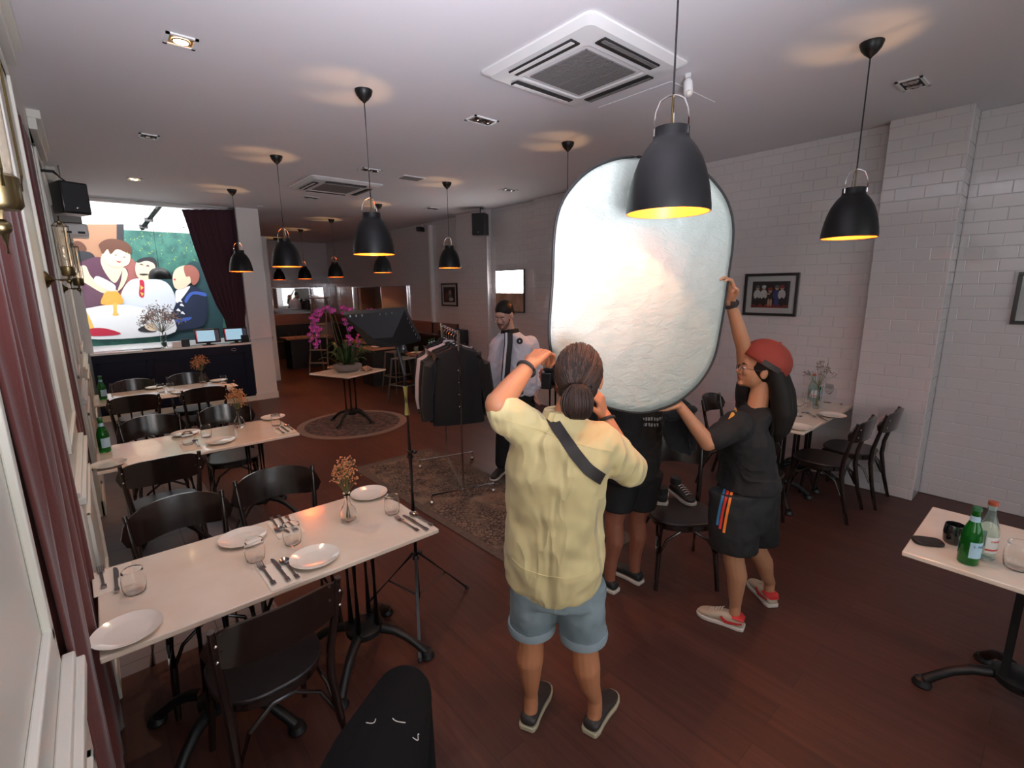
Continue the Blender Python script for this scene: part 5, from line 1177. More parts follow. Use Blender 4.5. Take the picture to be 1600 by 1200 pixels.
def shoe(parent, base, heel, toe, upper, sole, name='shoe', low=True, h=.075, w=.046, extra=None):
    """heel and toe: floor points; returns frame"""
    heel = Vector((heel[0], heel[1], 0)); toe = Vector((toe[0], toe[1], 0)); d = (toe-heel); L_ = d.length; d.normalize(); sd = Vector((d.y, -d.x, 0)); up = Vector((0, 0, 1))
    prof = [(0, .62, 0), (.03, .80, 0), (.12, .92, 0), (.3, .86, .06), (.5, .92, .1), (.7, 1.08, .12), (.85, 1.0, .1), (.95, .72, .05), (1.0, .30, .02)]
    def ring(z, g, off=0):
        L1 = []; 
        for t, ww, cv in prof: L1.append(heel+d*(t*L_*(1) )+sd*(w*ww*g)+up*z)
        R1 = [heel+d*(t*L_)-sd*(w*ww*g)+up*z for t, ww, cv in prof][::-1]
        return L1+R1
    A, B = ring(.0, .98), ring(.022, 1.0); n = len(A)
    C_ = [p for p in ring(.03, .94)]
    so = MB(); so.add([p-base for p in A+B], [tuple(range(n))[::-1], tuple(range(n, 2*n))]+[(i, (i+1) % n, n+(i+1) % n, n+i) for i in range(n)])
    u = MB(); rings = []
    for t, ww, hh in ((0.015, .70, h*.72), (.10, .88, h*.98), (.25, .84, h*.95), (.42, .84, h*1.0), (.58, .92, h*.86), (.74, 1.0, h*.66), (.88, .84, h*.52), (.97, .45, h*.42)):
        c = heel+d*(t*L_)+up*(.02+(hh-.02)/2); rings.append((c-base, w*ww*.97, max((hh-.015)/2, .008)))
    u.loft(rings, 24, 2.3, ax=(sd, up))
    us = u.build(name, upper, parent); us.modifiers.new('sub', 'SUBSURF').levels = 1; us.modifiers['sub'].render_levels = 2
    so.build('shoe_sole', sole, parent, bevel=.004)
    return us, d, sd, heel, L_

# ---------------------------------------------------------------- photographer in the yellow shirt, back to us
B = Vector((1.30, 1.25, 0)); ph = person('person seen from behind in a yellow shirt and denim shorts holding the reflector', B)
face = (FH*.92+RH*.38).normalized(); side = Vector((face.y, -face.x, 0))
LS = V(812, 668, 1.76); RS = V(938, 692, 1.74); NK = V(880, 655, 1.77); CH = V(868, 735, 1.75); WA = V(866, 830, 1.77); PE = V(868, 905, 1.78)
LEb = V(778, 632, 1.66); LW = V(829, 568, 1.83); REb = V(985, 735, 1.80); RW = V(944, 650, 1.93)
LH, RH_ = V(838, 915, 1.79), V(905, 918, 1.77); LK, RK = V(830, 985, 1.82), V(912, 1000, 1.79)
lh, rh = at(822, 1143, z=0), at(919, 1150, z=0); lt = at(856, 1066, z=0); rt = at(962, 1078, z=0)
LA = lh+(lt-lh).normalized()*.062+Vector((0, 0, .085)); RA = rh+(rt-rh).normalized()*.062+Vector((0, 0, .085))
b = MB()
for h_, k_, a_, t_ in ((LH, LK, LA, lt), (RH_, RK, RA, rt)):
    cf = k_.lerp(a_, .32)-face*.018; b.chain([(h_, .088), (k_, .056)]); b.chain([(k_, .055), (cf, .060), (k_.lerp(a_, .62)-face*.01, .044), (a_+Vector((0, 0, .06)), .031), (a_, .033)]); foot(b, a_, t_)
b.loft([(PE+Vector((0, 0, -.06)), .12, .10), (PE, .15, .11), (WA, .15, .10), (CH, .16, .10), (NK+Vector((0, 0, -.07)), .13, .085), (NK+Vector((0, 0, -.02)), .065, .06)], ax=(side, face))
b.chain([(LS, .06), (LEb, .047)]); b.chain([(LEb, .047), (LEb.lerp(LW, .35), .044), (LW, .028)])
b.chain([(RS, .06), (REb, .047)]); b.chain([(REb, .046), (REb.lerp(RW, .35), .043), (RW, .029)])
HC_ = V(905, 590, 1.775); b.cap(NK-Vector((0, 0, .03)), HC_-Vector((0, 0, .06)), .062, .058)
hf = (face*1.0-RH*.15+Vector((0, 0, .05))).normalized(); Pf, qf = head_mb(b, HC_, hf, (0, 0, 1), 1.0)
hd = (V(858, 540, 1.95)-LW).normalized(); hand(b, LW, hd, RH*.55+FH*.8+Vector((0, 0, -.2)), Vector((.2, .2, .5))-RH*.3+Vector((0, 0, -1.2)), (.75, .85, .95, 1.0), (.35, .5), 1.12)
hand(b, RW, (HC_+face*.12+side*.03-RW).normalized(), -side, -face+Vector((0, 0, .3)), (.7, .8, .8, .8), (.4, .5), .98)
fin(b, 'body', 'skin_tan', ph, .0052, 4, base=B)
# hair, bun
h = MB(); up_ = Vector((0, 0, 1)); q = Matrix((hf.cross(up_), hf, up_)).transposed()
h.ell(HC_-hf*.022+Vector((0, 0, .028)), (.084, .104, .102), q, 24, 16); h.ell(HC_-hf*.045+Vector((0, 0, -.03)), (.074, .066, .055), q, 20, 12)
BU = V(902, 627, 1.635); h.ell(BU, (.058, .050, .062), q, 20, 14); h.cap(HC_-hf*.08, BU, .035, .035); h.cap(BU, BU+Vector((0, 0, -.045)), .035, .018)
fin(h, 'hair', 'hair_brown', ph, .006, 2, base=B)
rd = random.Random(4); mat('hair_light', (.060, .028, .018), .55, spec=.3); LA_, LB_ = [], []
HCX = HC_-hf*.022+Vector((0, 0, .028)); EN = Vector((-.02, -.86, -.50)).normalized()
for i in range(260):
    while True:
        sv = Vector((rd.gauss(0, 1), rd.gauss(0, 1), rd.gauss(0, 1))).normalized()
        if sv.dot(EN) < .45 and not (sv.y > .25 and sv.z < .55): break
    P = []
    for k in range(9):
        t = k/8; v = sv.lerp(EN, t).normalized() if sv.dot(EN) > -.9 else sv; g = 1.0+.03*rd.random(); v = Vector((v.x*.0845*g, v.y*.1045*g, v.z*.1025*g)); P.append(HCX+(q @ v)-B)
    (LB_ if (sv.z > .2 and rd.random() < .42) else LA_).append(P)
locks(rd, ph, 'hair_strands', 'hair_brown', LA_, .0045); locks(rd, ph, 'light_strands', 'hair_light', LB_, .004)
LC_ = []
for i in range(60):
    a = rd.uniform(0, 2*PI); w_ = rd.uniform(.2, 1.0); P = []
    for k in range(9):
        t = k/8*PI*1.1-.2; P.append(BU-B+(q @ Vector((.059*math.cos(a)*math.sin(t)*w_+.012*math.sin(a*3), -.051*math.sin(t)*(1-.3*w_), .062*math.cos(t)))))
    LC_.append(P)
locks(rd, ph, 'bun_strands', 'hair_brown', LC_, .004)
MB().tube([BU+hf*.035+Vector((0, 0, .045))-B+(q @ Vector((.045*math.cos(a/16*2*PI), 0, .012*math.sin(a/16*2*PI)))) for a in range(16)], .005, 6, closed=True).build('hair_tie', 'strap_black', ph)
# shirt
s = MB(); hemc = V(862, 905, 1.78)
s.loft([(NK+Vector((0, 0, .018)), .075, .068), (NK+Vector((0, 0, -.02)), .11, .085), (LS.lerp(RS, .5)+Vector((0, 0, .0)), .175, .115), (LS.lerp(RS, .5)+Vector((0, 0, -.09)), .20, .135), (CH, .195, .145), (WA+Vector((0, 0, .06)), .190, .148), (WA, .200, .15), (WA+Vector((0, 0, -.1)), .205, .152), (hemc, .190, .146), (hemc+Vector((0, 0, -.025)), .172, .132)], 40, 2.3, ax=(side, face))
s.chain([(LS-side*-.02, .080), (LS.lerp(LEb, .55), .074), (LS.lerp(LEb, .84), .065)])
s.chain([(RS, .085), (RS.lerp(REb, .5), .084), (RS.lerp(REb, .92), .076)])
s.ell(hemc+side*.01+Vector((0, 0, -.03)), (.155, .138, .05), Matrix((side, face, up_)).transposed())
def crease(a, c, r): pass
def crease_(a, c, r): s.cap(V(*a), V(*c), r, r*.5)
for a, c, r in (((805, 760, 1.60), (850, 850, 1.615), .018), ((820, 700, 1.61), (910, 770, 1.60), .016), ((830, 860, 1.62), (905, 800, 1.615), .018), ((800, 830, 1.62), (825, 900, 1.63), .018), ((850, 870, 1.615), (925, 850, 1.62), .014), ((885, 720, 1.59), (930, 760, 1.61), .014)): crease(a, c, r)
SHIRT = fin(s, 'shirt', 'yellow_shirt', ph, .011, 7, base=B, disp=(.09, .022))
cl = MB(); cl.loft([(NK+Vector((0, 0, -.012)), .086, .078), (NK+Vector((0, 0, .02)), .080, .072), (NK+Vector((0, 0, .038)), .073, .066)], 30, 2, ax=(side, face)); cl.v = [tuple(Vector(v)-B) for v in cl.v]; cl.build('shirt_collar', 'yellow_shirt', ph)
# shorts
d = MB(); d.loft([(WA+Vector((0, 0, -.08)), .172, .132), (PE, .180, .14), (PE+Vector((0, 0, -.07)), .172, .132)], 32, 2.3, ax=(side, face))
for h_, k_, o_ in ((LH, LK, -1), (RH_, RK, 1)):
    e = h_.lerp(k_, .84); d.loft([(h_+Vector((0, 0, .03)), .105, .115), (h_.lerp(k_, .4), .100, .11), (e, .094, .098)], 24, 2, ax=(side, face))
JEANS = fin(d, 'denim_shorts', 'denim', ph, .010, 5, base=B, disp=(.07, .012))
for h_, k_ in ((LH, LK), (RH_, RK)):
    c0_ = h_.lerp(k_, .84); MB().loft([(c0_-B+Vector((0, 0, .02)), .101, .105), (c0_-B, .104, .107), (c0_-B-Vector((0, 0, .018)), .100, .103), (c0_-B-Vector((0, 0, .018)), .08, .085)], 28, 2, ax=(side, face)).build('shorts_cuff', 'denim_hem', ph)
for x0, x1 in ((812, 846), (872, 912)):
    decal([JEANS], [(x0, 914), (x0+3, 930), ((x0+x1)/2, 938), (x1-3, 929), (x1, 912)], 'denim_hem', 'pocket_seam', ph, B, .004, .002)
decal([JEANS], [(856, 905), (862, 935), (868, 958)], 'denim_hem', 'centre_seam', ph, B, .004, .002)
for h_, t_ in ((lh, lt), (rh, rt)): shoe(ph, B, h_, h_+(t_-h_).normalized()*.275, 'shoe_dark', 'sole_cream', h=.066, w=.047)
wd = (LW-LEb).normalized(); wc = LW-wd*.035-B; a_, c_ = frame(wd)
MB().tube([wc+(a_*math.cos(t/20*2*PI)+c_*math.sin(t/20*2*PI))*.0345+wd*0 for t in range(20)], .0075, 8, closed=True).build('wrist_band', 'strap_black', ph)
wd = (RW-REb).normalized(); wc = RW-wd*.02-B; a_, c_ = frame(wd)
MB().tube([wc+(a_*math.cos(t/20*2*PI)+c_*math.sin(t/20*2*PI))*.034 for t in range(20)], .007, 8, closed=True).build('watch_strap', 'strap_black', ph)
# shoulder strap
decal([SHIRT], [(846, 622), (860, 650), (878, 680), (898, 708), (918, 733), (940, 748)], 'strap_black', 'shoulder_strap', ph, B, .043, .005, .004)
decal([SHIRT], [(788, 655), (815, 664), (845, 672), (880, 688), (925, 700), (960, 706)], 'yellow_shirt', 'yoke_seam', ph, B, .004, .003)
decal([SHIRT], [(800, 872), (815, 888), (850, 900), (890, 905), (925, 893), (938, 872)], 'yellow_shirt', 'hem_seam', ph, B, .004, .003)

# ---------------------------------------------------------------- woman in the cap, profile to the left
B = V(1160, 700, 2.47); B.z = 0; gl = person('person in black shorts and a rust red cap reaching up to the silver reflector', B)
face = (-RH*.97+FH*.25).normalized(); side = Vector((face.y, -face.x, 0)); up_ = Vector((0, 0, 1))
D = 2.47
PE = V(1165, 790, D); WA = V(1168, 735, D); CH = V(1163, 680, D); NK = V(1183, 632, D); LS = V(1150, 665, D-.13); RS = V(1170, 648, D+.17)
LEb = V(1106, 692, D-.17); LW = V(1060, 632, D-.19); RE2 = V(1163, 545, D+.02); RWr = V(1141, 470, D-.06)
LH, RH2 = V(1146, 800, D-.085), V(1178, 795, D+.085); LK, RK = V(1146, 872, D-.08), V(1182, 858, D+.09)
LA = V(1152, 955, D-.06); LA.z = .085; RA = V(1197, 920, D+.04); RA.z = .085
lh, rh = at(1163, 984, z=0), at(1208, 950, z=0); lt = at(1090, 957, z=0); rt = at(1168, 905, z=0)
LA = lh+(lt-lh).normalized()*.058+Vector((0, 0, .088)); RA = rh+(rt-rh).normalized()*.058+Vector((0, 0, .088))
b = MB()
for h_, k_, a_, t_ in ((LH, LK, LA, lt), (RH2, RK, RA, rt)):
    b.chain([(h_, .060), (h_.lerp(k_, .35), .070), (k_, .054)]); b.chain([(k_, .054), (k_.lerp(a_, .3)-face*.016, .053), (k_.lerp(a_, .62)-face*.008, .041), (a_+Vector((0, 0, .05)), .031), (a_, .031)]); foot(b, a_, t_, .92)
b.loft([(PE+Vector((0, 0, -.05)), .11, .09), (PE, .135, .10), (WA, .11, .085), (CH, .125, .09), (NK+Vector((0, 0, -.08)), .11, .07), (NK+Vector((0, 0, -.03)), .055, .05)], ax=(side, face))
b.chain([(LS, .05), (LEb, .041)]); b.chain([(LEb, .040), (LEb.lerp(LW, .35), .036), (LW, .024)])
b.chain([(RS, .052), (RE2, .040)]); b.chain([(RE2, .039), (RE2.lerp(RWr, .4), .036), (RWr, .024)])
HC2 = V(1187, 577, D); b.cap(NK-Vector((0, 0, .03)), HC2-Vector((0, 0, .05))-face*.02, .052, .048)
hf = (face+Vector((0, 0, .10))).normalized(); Pg, qg = head_mb(b, HC2, hf, (0, 0, 1), .94, .95)
hand(b, LW, V(1020, 642, D-.20)-LW, (0, 0, 1), FH*1.0+Vector((0, 0, .2)), (.10, .12, .16, .2), (.3, .5), .95, .05)
hand(b, RWr, V(1137, 428, D-.10)-RWr, -RH*.9-FH*.5, -FH-RH*.2, (.55, .6, .7, .8), (.5, .6), .95)
fin(b, 'body', 'skin_girl', gl, .005, 4, base=B)
face_parts(gl, B, Pg, qg, .94)
# hair
h = MB(); h.ell(HC2-hf*.026+Vector((0, 0, .02)), (.084, .092, .094), qg, 22, 14)
for sx, dz in ((-1, 0), (1, 0), (0, 0)):
    o_ = side*.06*sx-face*(.055 if sx else .09); h.chain([(HC2+o_+Vector((0, 0, .0)), .040), (HC2+o_-face*.04+Vector((0, 0, -.12)), .050), (HC2+o_-face*.055+Vector((0, 0, -.22)), .052), (HC2+o_-face*.05+Vector((0, 0, -.31)), .036), (HC2+o_-face*.045+Vector((0, 0, -.36)), .014)])
fin(h, 'long_hair', 'hair_black', gl, .007, 3, base=B)
rd = random.Random(6); LA_ = []
for i in range(230):
    a = rd.uniform(-1.7, 1.7); sx, cy = math.sin(a), math.cos(a); L_ = rd.uniform(.26, .37); P = []; rr = rd.uniform(.9, 1.08)
    for k in range(10):
        t = k/9; wd_ = (.080 if abs(a) > 1 else .085)*(1-.15*t)*rr; dp_ = .092*rr
        P.append(HC2+side*(sx*wd_)-face*(cy*dp_*(1-.35*t)+.025+.045*math.sin(t*PI*.6))+Vector((0, 0, .03-L_*t-.0))+side*.004*math.sin(7*t+a*9)-B)
    LA_.append(P)
locks(rd, gl, 'hair_strands', 'hair_black', LA_, .0052)
# cap : crown turned backwards
c = MB(); ca = (hf*.35+Vector((0, 0, 1))).normalized(); cf = (face*-1); bc = (face-up_*face.dot(up_)).normalized()
cu = (up_*.86-face*.52).normalized(); cfw = cu.cross(side).normalized(); qc = Matrix((side, cfw, cu)).transposed(); cc = HC2-face*.028+Vector((0, 0, .046))
vs = []; fs = []; n = 36; m_ = 12
for k in range(m_+1):
    t = k/m_*PI*.58
    for j in range(n):
        a = 2*PI*j/n; sm_ = 1+.012*abs(math.cos(3*a)); vs.append(qc @ Vector((.106*math.sin(t)*math.cos(a)*sm_, .126*math.sin(t)*math.sin(a)*sm_, .108*math.cos(t)))+cc-B)
for k in range(m_): fs += [(k*n+j, (k+1)*n+j, (k+1)*n+(j+1) % n, k*n+(j+1) % n) for j in range(n)]
cp = MB().add(vs, fs).build('cap_crown', 'cap_rust', gl, angle=80); so = cp.modifiers.new('solid', 'SOLIDIFY'); so.thickness = .004
MB().ell(cc+cu*.109-B, (.008, .008, .005)).build('cap_button', 'cap_rust2', gl)
ej = cc-side*.100+cu*-.012-B-face*.0
pt = MB(); pt.ribbon([cc-B+(qc @ Vector((-.108*math.cos(a), .128*math.sin(a), -.012))) for a in (-.45, -.3, -.15, 0, .15, .3)], cu, .026, .004); pt.build('cap_patch', 'shoe_dark', gl)
# peak at the back
bp_ = []
vs = []; fs = []
for k in range(5):
    for j in range(13):
        a = -1.0+2.0*j/12; r = 1+k*.13*math.cos(a*.9); v = qc @ Vector((.100*math.sin(a)*r, -.116*math.cos(a)*r, -.012-.012*k))+cc-B; vs.append(v)
for k in range(4): fs += [(k*13+j, k*13+j+1, (k+1)*13+j+1, (k+1)*13+j) for j in range(12)]
# glasses
g = MB()
for sx in (-1, 1):
    cx = Pg(sx*.033, .108, .0)-B; g.tube([cx+(qg @ Vector((.022*math.cos(t/18*2*PI), .0, .019*math.sin(t/18*2*PI)))) for t in range(18)], .0016, 6, closed=True)
    g.tube([Pg(sx*.054, .106, .004)-B, Pg(sx*.074, .07, .004)-B, Pg(sx*.083, .0, .0)-B], .0016, 6)
g.tube([Pg(-.011, .110, .002)-B, Pg(.011, .110, .002)-B], .0015, 6); g.build('spectacles', 'plastic_black', gl)
# tee
s = MB(); mid = LS.lerp(RS, .5)
s.loft([(NK+Vector((0, 0, -.015)), .068, .066), (NK+Vector((0, 0, -.04)), .11, .08), (mid+Vector((0, 0, -.02)), .18, .115), (CH+Vector((0, 0, .0)), .185, .135), (WA, .175, .142), (PE+Vector((0, 0, .18)), .180, .150), (PE+Vector((0, 0, .125)), .186, .160)], 36, 2.2, ax=(side, face))
s.chain([(LS, .068), (LS.lerp(LEb, .5), .066), (LS.lerp(LEb, .72), .062)]); s.chain([(RS, .068), (RS.lerp(RE2, .45), .060)]); s.chain([(RS, .074), (CH+side*-.05, .10)]); s.chain([(LS, .08), (CH+side*.06, .10)]); s.cap(NK+Vector((0, 0, -.02)), NK+face*.05+Vector((0, 0, -.035)), .05, .035)
TEE = fin(s, 't_shirt', 'tee_black', gl, .009, 5, base=B, disp=(.08, .014))
PRP = [surf([TEE], u, v, .002) for u, v in ((1138, 655), (1143, 645), (1150, 636), (1151, 642), (1146, 650))]
PRP = [p[0]-B for p in PRP if p]
if len(PRP) > 2: MB().slab(PRP, -FH, .004).build('shirt_print', 'print_orange', gl, smooth=False)
d = MB(); d.loft([(PE+Vector((0, 0, .18)), .145, .12), (PE+Vector((0, 0, .09)), .168, .145), (PE, .178, .145), (PE+Vector((0, 0, -.09)), .17, .14)], 32, 2.2, ax=(side, face))
for h_, k_ in ((LH, LK), (RH2, RK)): d.loft([(h_+Vector((0, 0, .12)), .08, .128), (h_.lerp(k_, .4), .10, .130), (h_.lerp(k_, .80), .097, .122)], 24, 2, ax=(side, face))
SHO = fin(d, 'shorts', 'shorts_black', gl, .009, 5, base=B, disp=(.07, .012))
for k, mt in enumerate(('stripe_blue', 'stripe_red', 'stripe_orange')):
    us = ((1135, 1121), (1141, 1125), (1147, 1131))[k]
    P = [(us[0]+(us[1]-us[0])*t-1.5*math.sin(t*PI), 756+(64+6*k)*t) for t in (0, .25, .5, .75, 1)]
    decal([SHO], P, mt, 'side_stripe', gl, B, .0125, .004, .003)
for hl, to in ((lh, lt), (rh, rt)):
    to = hl+(to-hl).normalized()*.262; us, d_, sd_, hl, L_ = shoe(gl, B, hl, to, 'shoe_tan', 'sole_white', h=.082, w=.046)
    for ss in (-1, 1):                                            # red hooked side mark and heel tab
        P = []
        for t, z in ((.46, .060), (.40, .043), (.34, .036), (.24, .040), (.12, .047), (.04, .052)): P.append(hl+d_*(t*L_)+sd_*ss*(.0435 if t > .05 else .036)+Vector((0, 0, z))-B)
        m = MB(); 
        for k in range(len(P)-1): m.ribbon([P[k], P[k+1]], Vector((0, 0, 1)), (.012, .018, .014, .010, .007)[k], .006)
        m.build('side_mark', 'shoe_red', gl, smooth=False)
    MB().loft([(hl+d_*(.015*L_)+Vector((0, 0, .062))-B, .028, .012), (hl+d_*(.10*L_)+Vector((0, 0, .070))-B, .044, .016), (hl+d_*(.24*L_)+Vector((0, 0, .072))-B, .042, .010)], 16, 2.2, ax=(sd_, up_)).build('heel_tab', 'shoe_red', gl)
    lc = MB()
    for k in range(5):
        c0_ = hl+d_*((.46+.06*k)*L_)+Vector((0, 0, .094-.008*k))-B; lc.tube([c0_-sd_*.022+d_*.004-Vector((0, 0, .006)), c0_+Vector((0, 0, .004)), c0_+sd_*.022-d_*.004-Vector((0, 0, .006))], .0028, 6)
    lc.build('laces', 'lace', gl)
wd = (RWr-RE2).normalized(); wc = RWr-wd*.02-B; a_, c_ = frame(wd)
wt = MB().tube([wc+(a_*math.cos(t/20*2*PI)+c_*math.sin(t/20*2*PI))*.029 for t in range(20)], .009, 8, closed=True); wt.box(wc-FH*.03, (.03, .02, .03)); wt.build('wrist_watch', 'strap_black', gl)

# ---------------------------------------------------------------- model in the white jacket
D = 4.78; B = V(790, 742, D); B.z = 0; md = person('person in a white bomber jacket with a dark tie looking down behind the rack', B)
face = (-FH*.93-RH*.42).normalized(); side = Vector((face.y, -face.x, 0))
PE = V(808, 622, D); WA = V(805, 595, D); CH = V(803, 550, D); NK = V(797, 517, D); SL = V(780, 538, D-.03); SR = V(828, 538, D+.03)   # screen-left / right shoulders
EL = V(771, 577, D-.02); WL = V(768, 606, D-.06); ER = V(838, 578, D+.05); WR = V(838, 606, D-.05)
HL, HR = V(795, 632, D), V(820, 632, D); KL, KR = V(786, 685, D), V(824, 685, D+.03); AL = V(783, 735, D); AL.z = .085; AR = V(826, 735, D+.05); AR.z = .085
b = MB()
HCm = V(788, 492, D-.06); hf = (face*.86-RH*.12+Vector((0, 0, -.42))).normalized(); Pm, qm = head_mb(b, HCm, hf, (0, 0, 1), 1.02, 1.05)
b.cap(NK-Vector((0, 0, .06)), HCm-hf*.03-Vector((0, 0, .05)), .062, .058)
b.loft([(PE, .16, .12), (CH, .19, .12), (NK+Vector((0, 0, -.05)), .08, .07)], ax=(side, face))
for s_, e_, w_ in ((SL, EL, WL), (SR, ER, WR)): b.chain([(s_, .055), (e_, .045), (w_, .028)]); hand(b, w_, Vector((0, 0, -1))+face*.3, -side if s_ is SR else side, face, (.4, .45, .5, .5), (.4, .5), 1.0)
for h_, k_, a_ in ((HL, KL, AL), (HR, KR, AR)): b.chain([(h_, .085), (k_, .056), (a_, .035)]); foot(b, a_, a_+face*.17)
fin(b, 'body', 'skin_model', md, .006, 3, base=B); mat('lips_pale', (.34, .17, .14), .5); face_parts(md, B, Pm, qm, 1.02, closed=True, lip='lips_pale')
h = MB(); h.ell(HCm+(qm @ Vector((0, -.024, .047))), (.086, .105, .087), qm, 22, 14); h.ell(HCm+(qm @ Vector((0, -.06, .0))), (.076, .054, .075), qm, 20, 12); fin(h, 'short_hair', 'hair_black', md, .006, 2, base=B)
bd_ = MB(); bd_.tube([Pm(-.066, .03, -.03)-B, Pm(-.054, .058, -.07)-B, Pm(-.022, .085, -.098)-B, Pm(.022, .085, -.098)-B, Pm(.054, .058, -.07)-B, Pm(.066, .03, -.03)-B], [.008, .012, .015, .015, .012, .008], 8); bd_.tube([Pm(-.026, .092, -.052)-B, Pm(0, .104, -.042)-B, Pm(.026, .092, -.052)-B], .0075, 6); bd_.build('beard', 'stubble', md)
g = MB()
for sx in (-1, 1):
    cx = Pm(sx*.033, .108, .0)-B; g.tube([cx+(qm @ Vector((.022*math.cos(t/18*2*PI), 0, .018*math.sin(t/18*2*PI)))) for t in range(18)], .0013, 6, closed=True); g.tube([Pm(sx*.054, .106, .004)-B, Pm(sx*.083, .0, .0)-B], .0013, 6)
g.build('spectacles', 'steel', md)
s = MB(); s.loft([(NK+Vector((0, 0, -.01)), .09, .085), (NK+Vector((0, 0, -.035)), .13, .10), (SL.lerp(SR, .5)+Vector((0, 0, .01)), .195, .125), (SL.lerp(SR, .5)+Vector((0, 0, -.09)), .215, .14), (CH+Vector((0, 0, -.08)), .235, .155), (WA, .235, .16), (PE+Vector((0, 0, .06)), .215, .15), (PE+Vector((0, 0, .03)), .19, .14)], 36, 2.2, ax=(side, face))
for s_, e_, w_ in ((SL, EL, WL), (SR, ER, WR)): s.chain([(s_, .088), (s_.lerp(e_, .5), .085), (e_, .074), (e_.lerp(w_, .8), .056)])
fin(s, 'bomber_jacket', 'jacket_white', md, .011, 5, base=B, disp=(.08, .018))
MB().loft([(NK-B+Vector((0, 0, -.035)), .102, .098), (NK-B+Vector((0, 0, .0)), .090, .088), (NK-B+Vector((0, 0, .022)), .08, .078)], 28, 2, ax=(side, face)).build('rib_collar', 'tee_black', md)
MB().loft([(PE-B+Vector((0, 0, .065)), .205, .148), (PE-B+Vector((0, 0, .0)), .19, .138)], 28, 2.2, ax=(side, face)).build('belt_and_waist', 'shorts_black', md)
MB().box(V(815, 613, D-.17)-B, (.04, .02, .04)).build('belt_buckle', 'chrome', md, bevel=.004)
for w_, e_ in ((WL, EL), (WR, ER)): dd = (w_-e_).normalized(); MB().tube([w_-dd*.045-B, w_-dd*.0-B], [.052, .045], 18).build('rib_cuff', 'tee_black', md)
tp = [V(u, v, D-dd_)-B for u, v, dd_ in ((797, 521, .125), (797, 535, .158), (795, 555, .178), (793, 580, .19), (791, 600, .19))]
MB().ribbon(tp, RH, .05, .05).build('tie', 'shoe_black', md)
MB().ribbon([p-RH*.05+FH*.004 for p in tp], RH, .010, .05).build('zip', 'shoe_black', md); MB().ribbon([p-RH*.036 for p in tp], RH, .02, .055).build('placket', 'jacket_white', md)
mp_ = V(812, 533, D-.155)-B; MB().lathe([(0, .0), (.03, 0), (.03, .02), (0, .02)], 20, mp_, Matrix((RH, Vector((0, 0, 1)), FH)).transposed()).build('round_badge', 'shoe_black', md); MB().slab([mp_-FH*.002+RH*x+Vector((0, 0, z)) for x, z in ((-.006, -.012), (-.006, .012), (.012, 0))], -FH, .002).build('badge_mark', 'white_cloth', md, smooth=False)
d = MB()
for h_, k_, a_ in ((HL, KL, AL), (HR, KR, AR)): d.chain([(h_+Vector((0, 0, .03)), .108), (k_, .078), (a_+Vector((0, 0, .04)), .062)])
fin(d, 'trousers', 'shorts_black', md, .011, 4, base=B)
for a_ in (AL, AR): h_ = a_-face*.06; shoe(md, B, h_, h_+face*.28, 'shoe_black', 'sole_white', h=.085)

# ---------------------------------------------------------------- person in black behind the photographer
D = 2.83; B = V(980, 900, D); B.z = 0; bk_ = person('person in black T-shirt and shorts mostly hidden behind the reflector and the photographer', B)
face = (FH*.75-RH*.66).normalized(); side = Vector((face.y, -face.x, 0))
LA = V(953, 905, D-.03); LA.z = .085; RA = V(992, 885, D+.06); RA.z = .085
LK, RK = V(960, 815, D-.02), V(995, 812, D+.06); LH, RH3 = V(972, 745, D), V(1008, 742, D+.06); PE = V(988, 728, D); WA = V(990, 700, D); CH = V(992, 665, D); NK = V(985, 600, D-.0)
NK.z = 1.42; CH.z = 1.18; WA.z = 1.0; SL = NK-side*.19+Vector((0, 0, -.06)); SR = NK+side*.19+Vector((0, 0, -.06))
EL = SL+face*.08-side*.04+Vector((0, 0, -.27)); WL = V(866, 598, D-.02); ER = SR+face*.15+Vector((0, 0, -.26)); WR = ER+face*.2-side*.1+Vector((0, 0, .08))
b = MB()
for h_, k_, a_ in ((LH, LK, LA), (RH3, RK, RA)): b.chain([(h_, .085), (k_, .056), (k_.lerp(a_, .32)-face*.016, .056), (k_.lerp(a_, .65), .042), (a_, .033)]); foot(b, a_, a_+face*.17)
b.loft([(PE, .16, .12), (WA, .15, .11), (CH, .17, .115), (NK+Vector((0, 0, -.08)), .14, .09), (NK, .06, .06)], ax=(side, face))
HCb = NK+face*.05+Vector((0, 0, .14)); b.cap(NK, HCb, .055, .05); Pb, qb = head_mb(b, HCb, face, (0, 0, 1))
for s_, e_, w_ in ((SL, EL, WL), (SR, ER, WR)): b.chain([(s_, .05), (e_, .04), (w_, .026)]); hand(b, w_, (w_-e_).normalized()*.4+face, -side*(1 if s_ is SR else -1), up_, (.7, .7, .7, .7), (.4, .5))
fin(b, 'body', 'skin_brown', bk_, .006, 3, base=B); face_parts(bk_, B, Pb, qb, 1.0)
h = MB(); h.ell(HCb-face*.02+Vector((0, 0, .03)), (.088, .1, .095), qb); fin(h, 'short_hair', 'hair_black', bk_, .007, 2, base=B)
s = MB(); s.loft([(NK+Vector((0, 0, -.02)), .07, .07), (NK+Vector((0, 0, -.07)), .18, .10), (CH, .20, .135), (WA, .20, .145), (PE, .20, .145), (PE+Vector((0, 0, -.06)), .195, .14)], 36, 2.2, ax=(side, face))
for s_, e_ in ((SL, EL), (SR, ER)): s.chain([(s_, .07), (s_.lerp(e_, .75), .066)])
fin(s, 't_shirt', 'tee_black', bk_, .011, 5, base=B, disp=(.08, .014))
d = MB(); d.loft([(PE+Vector((0, 0, .03)), .185, .135), (PE+Vector((0, 0, -.08)), .18, .135)], 28, 2.2, ax=(side, face))
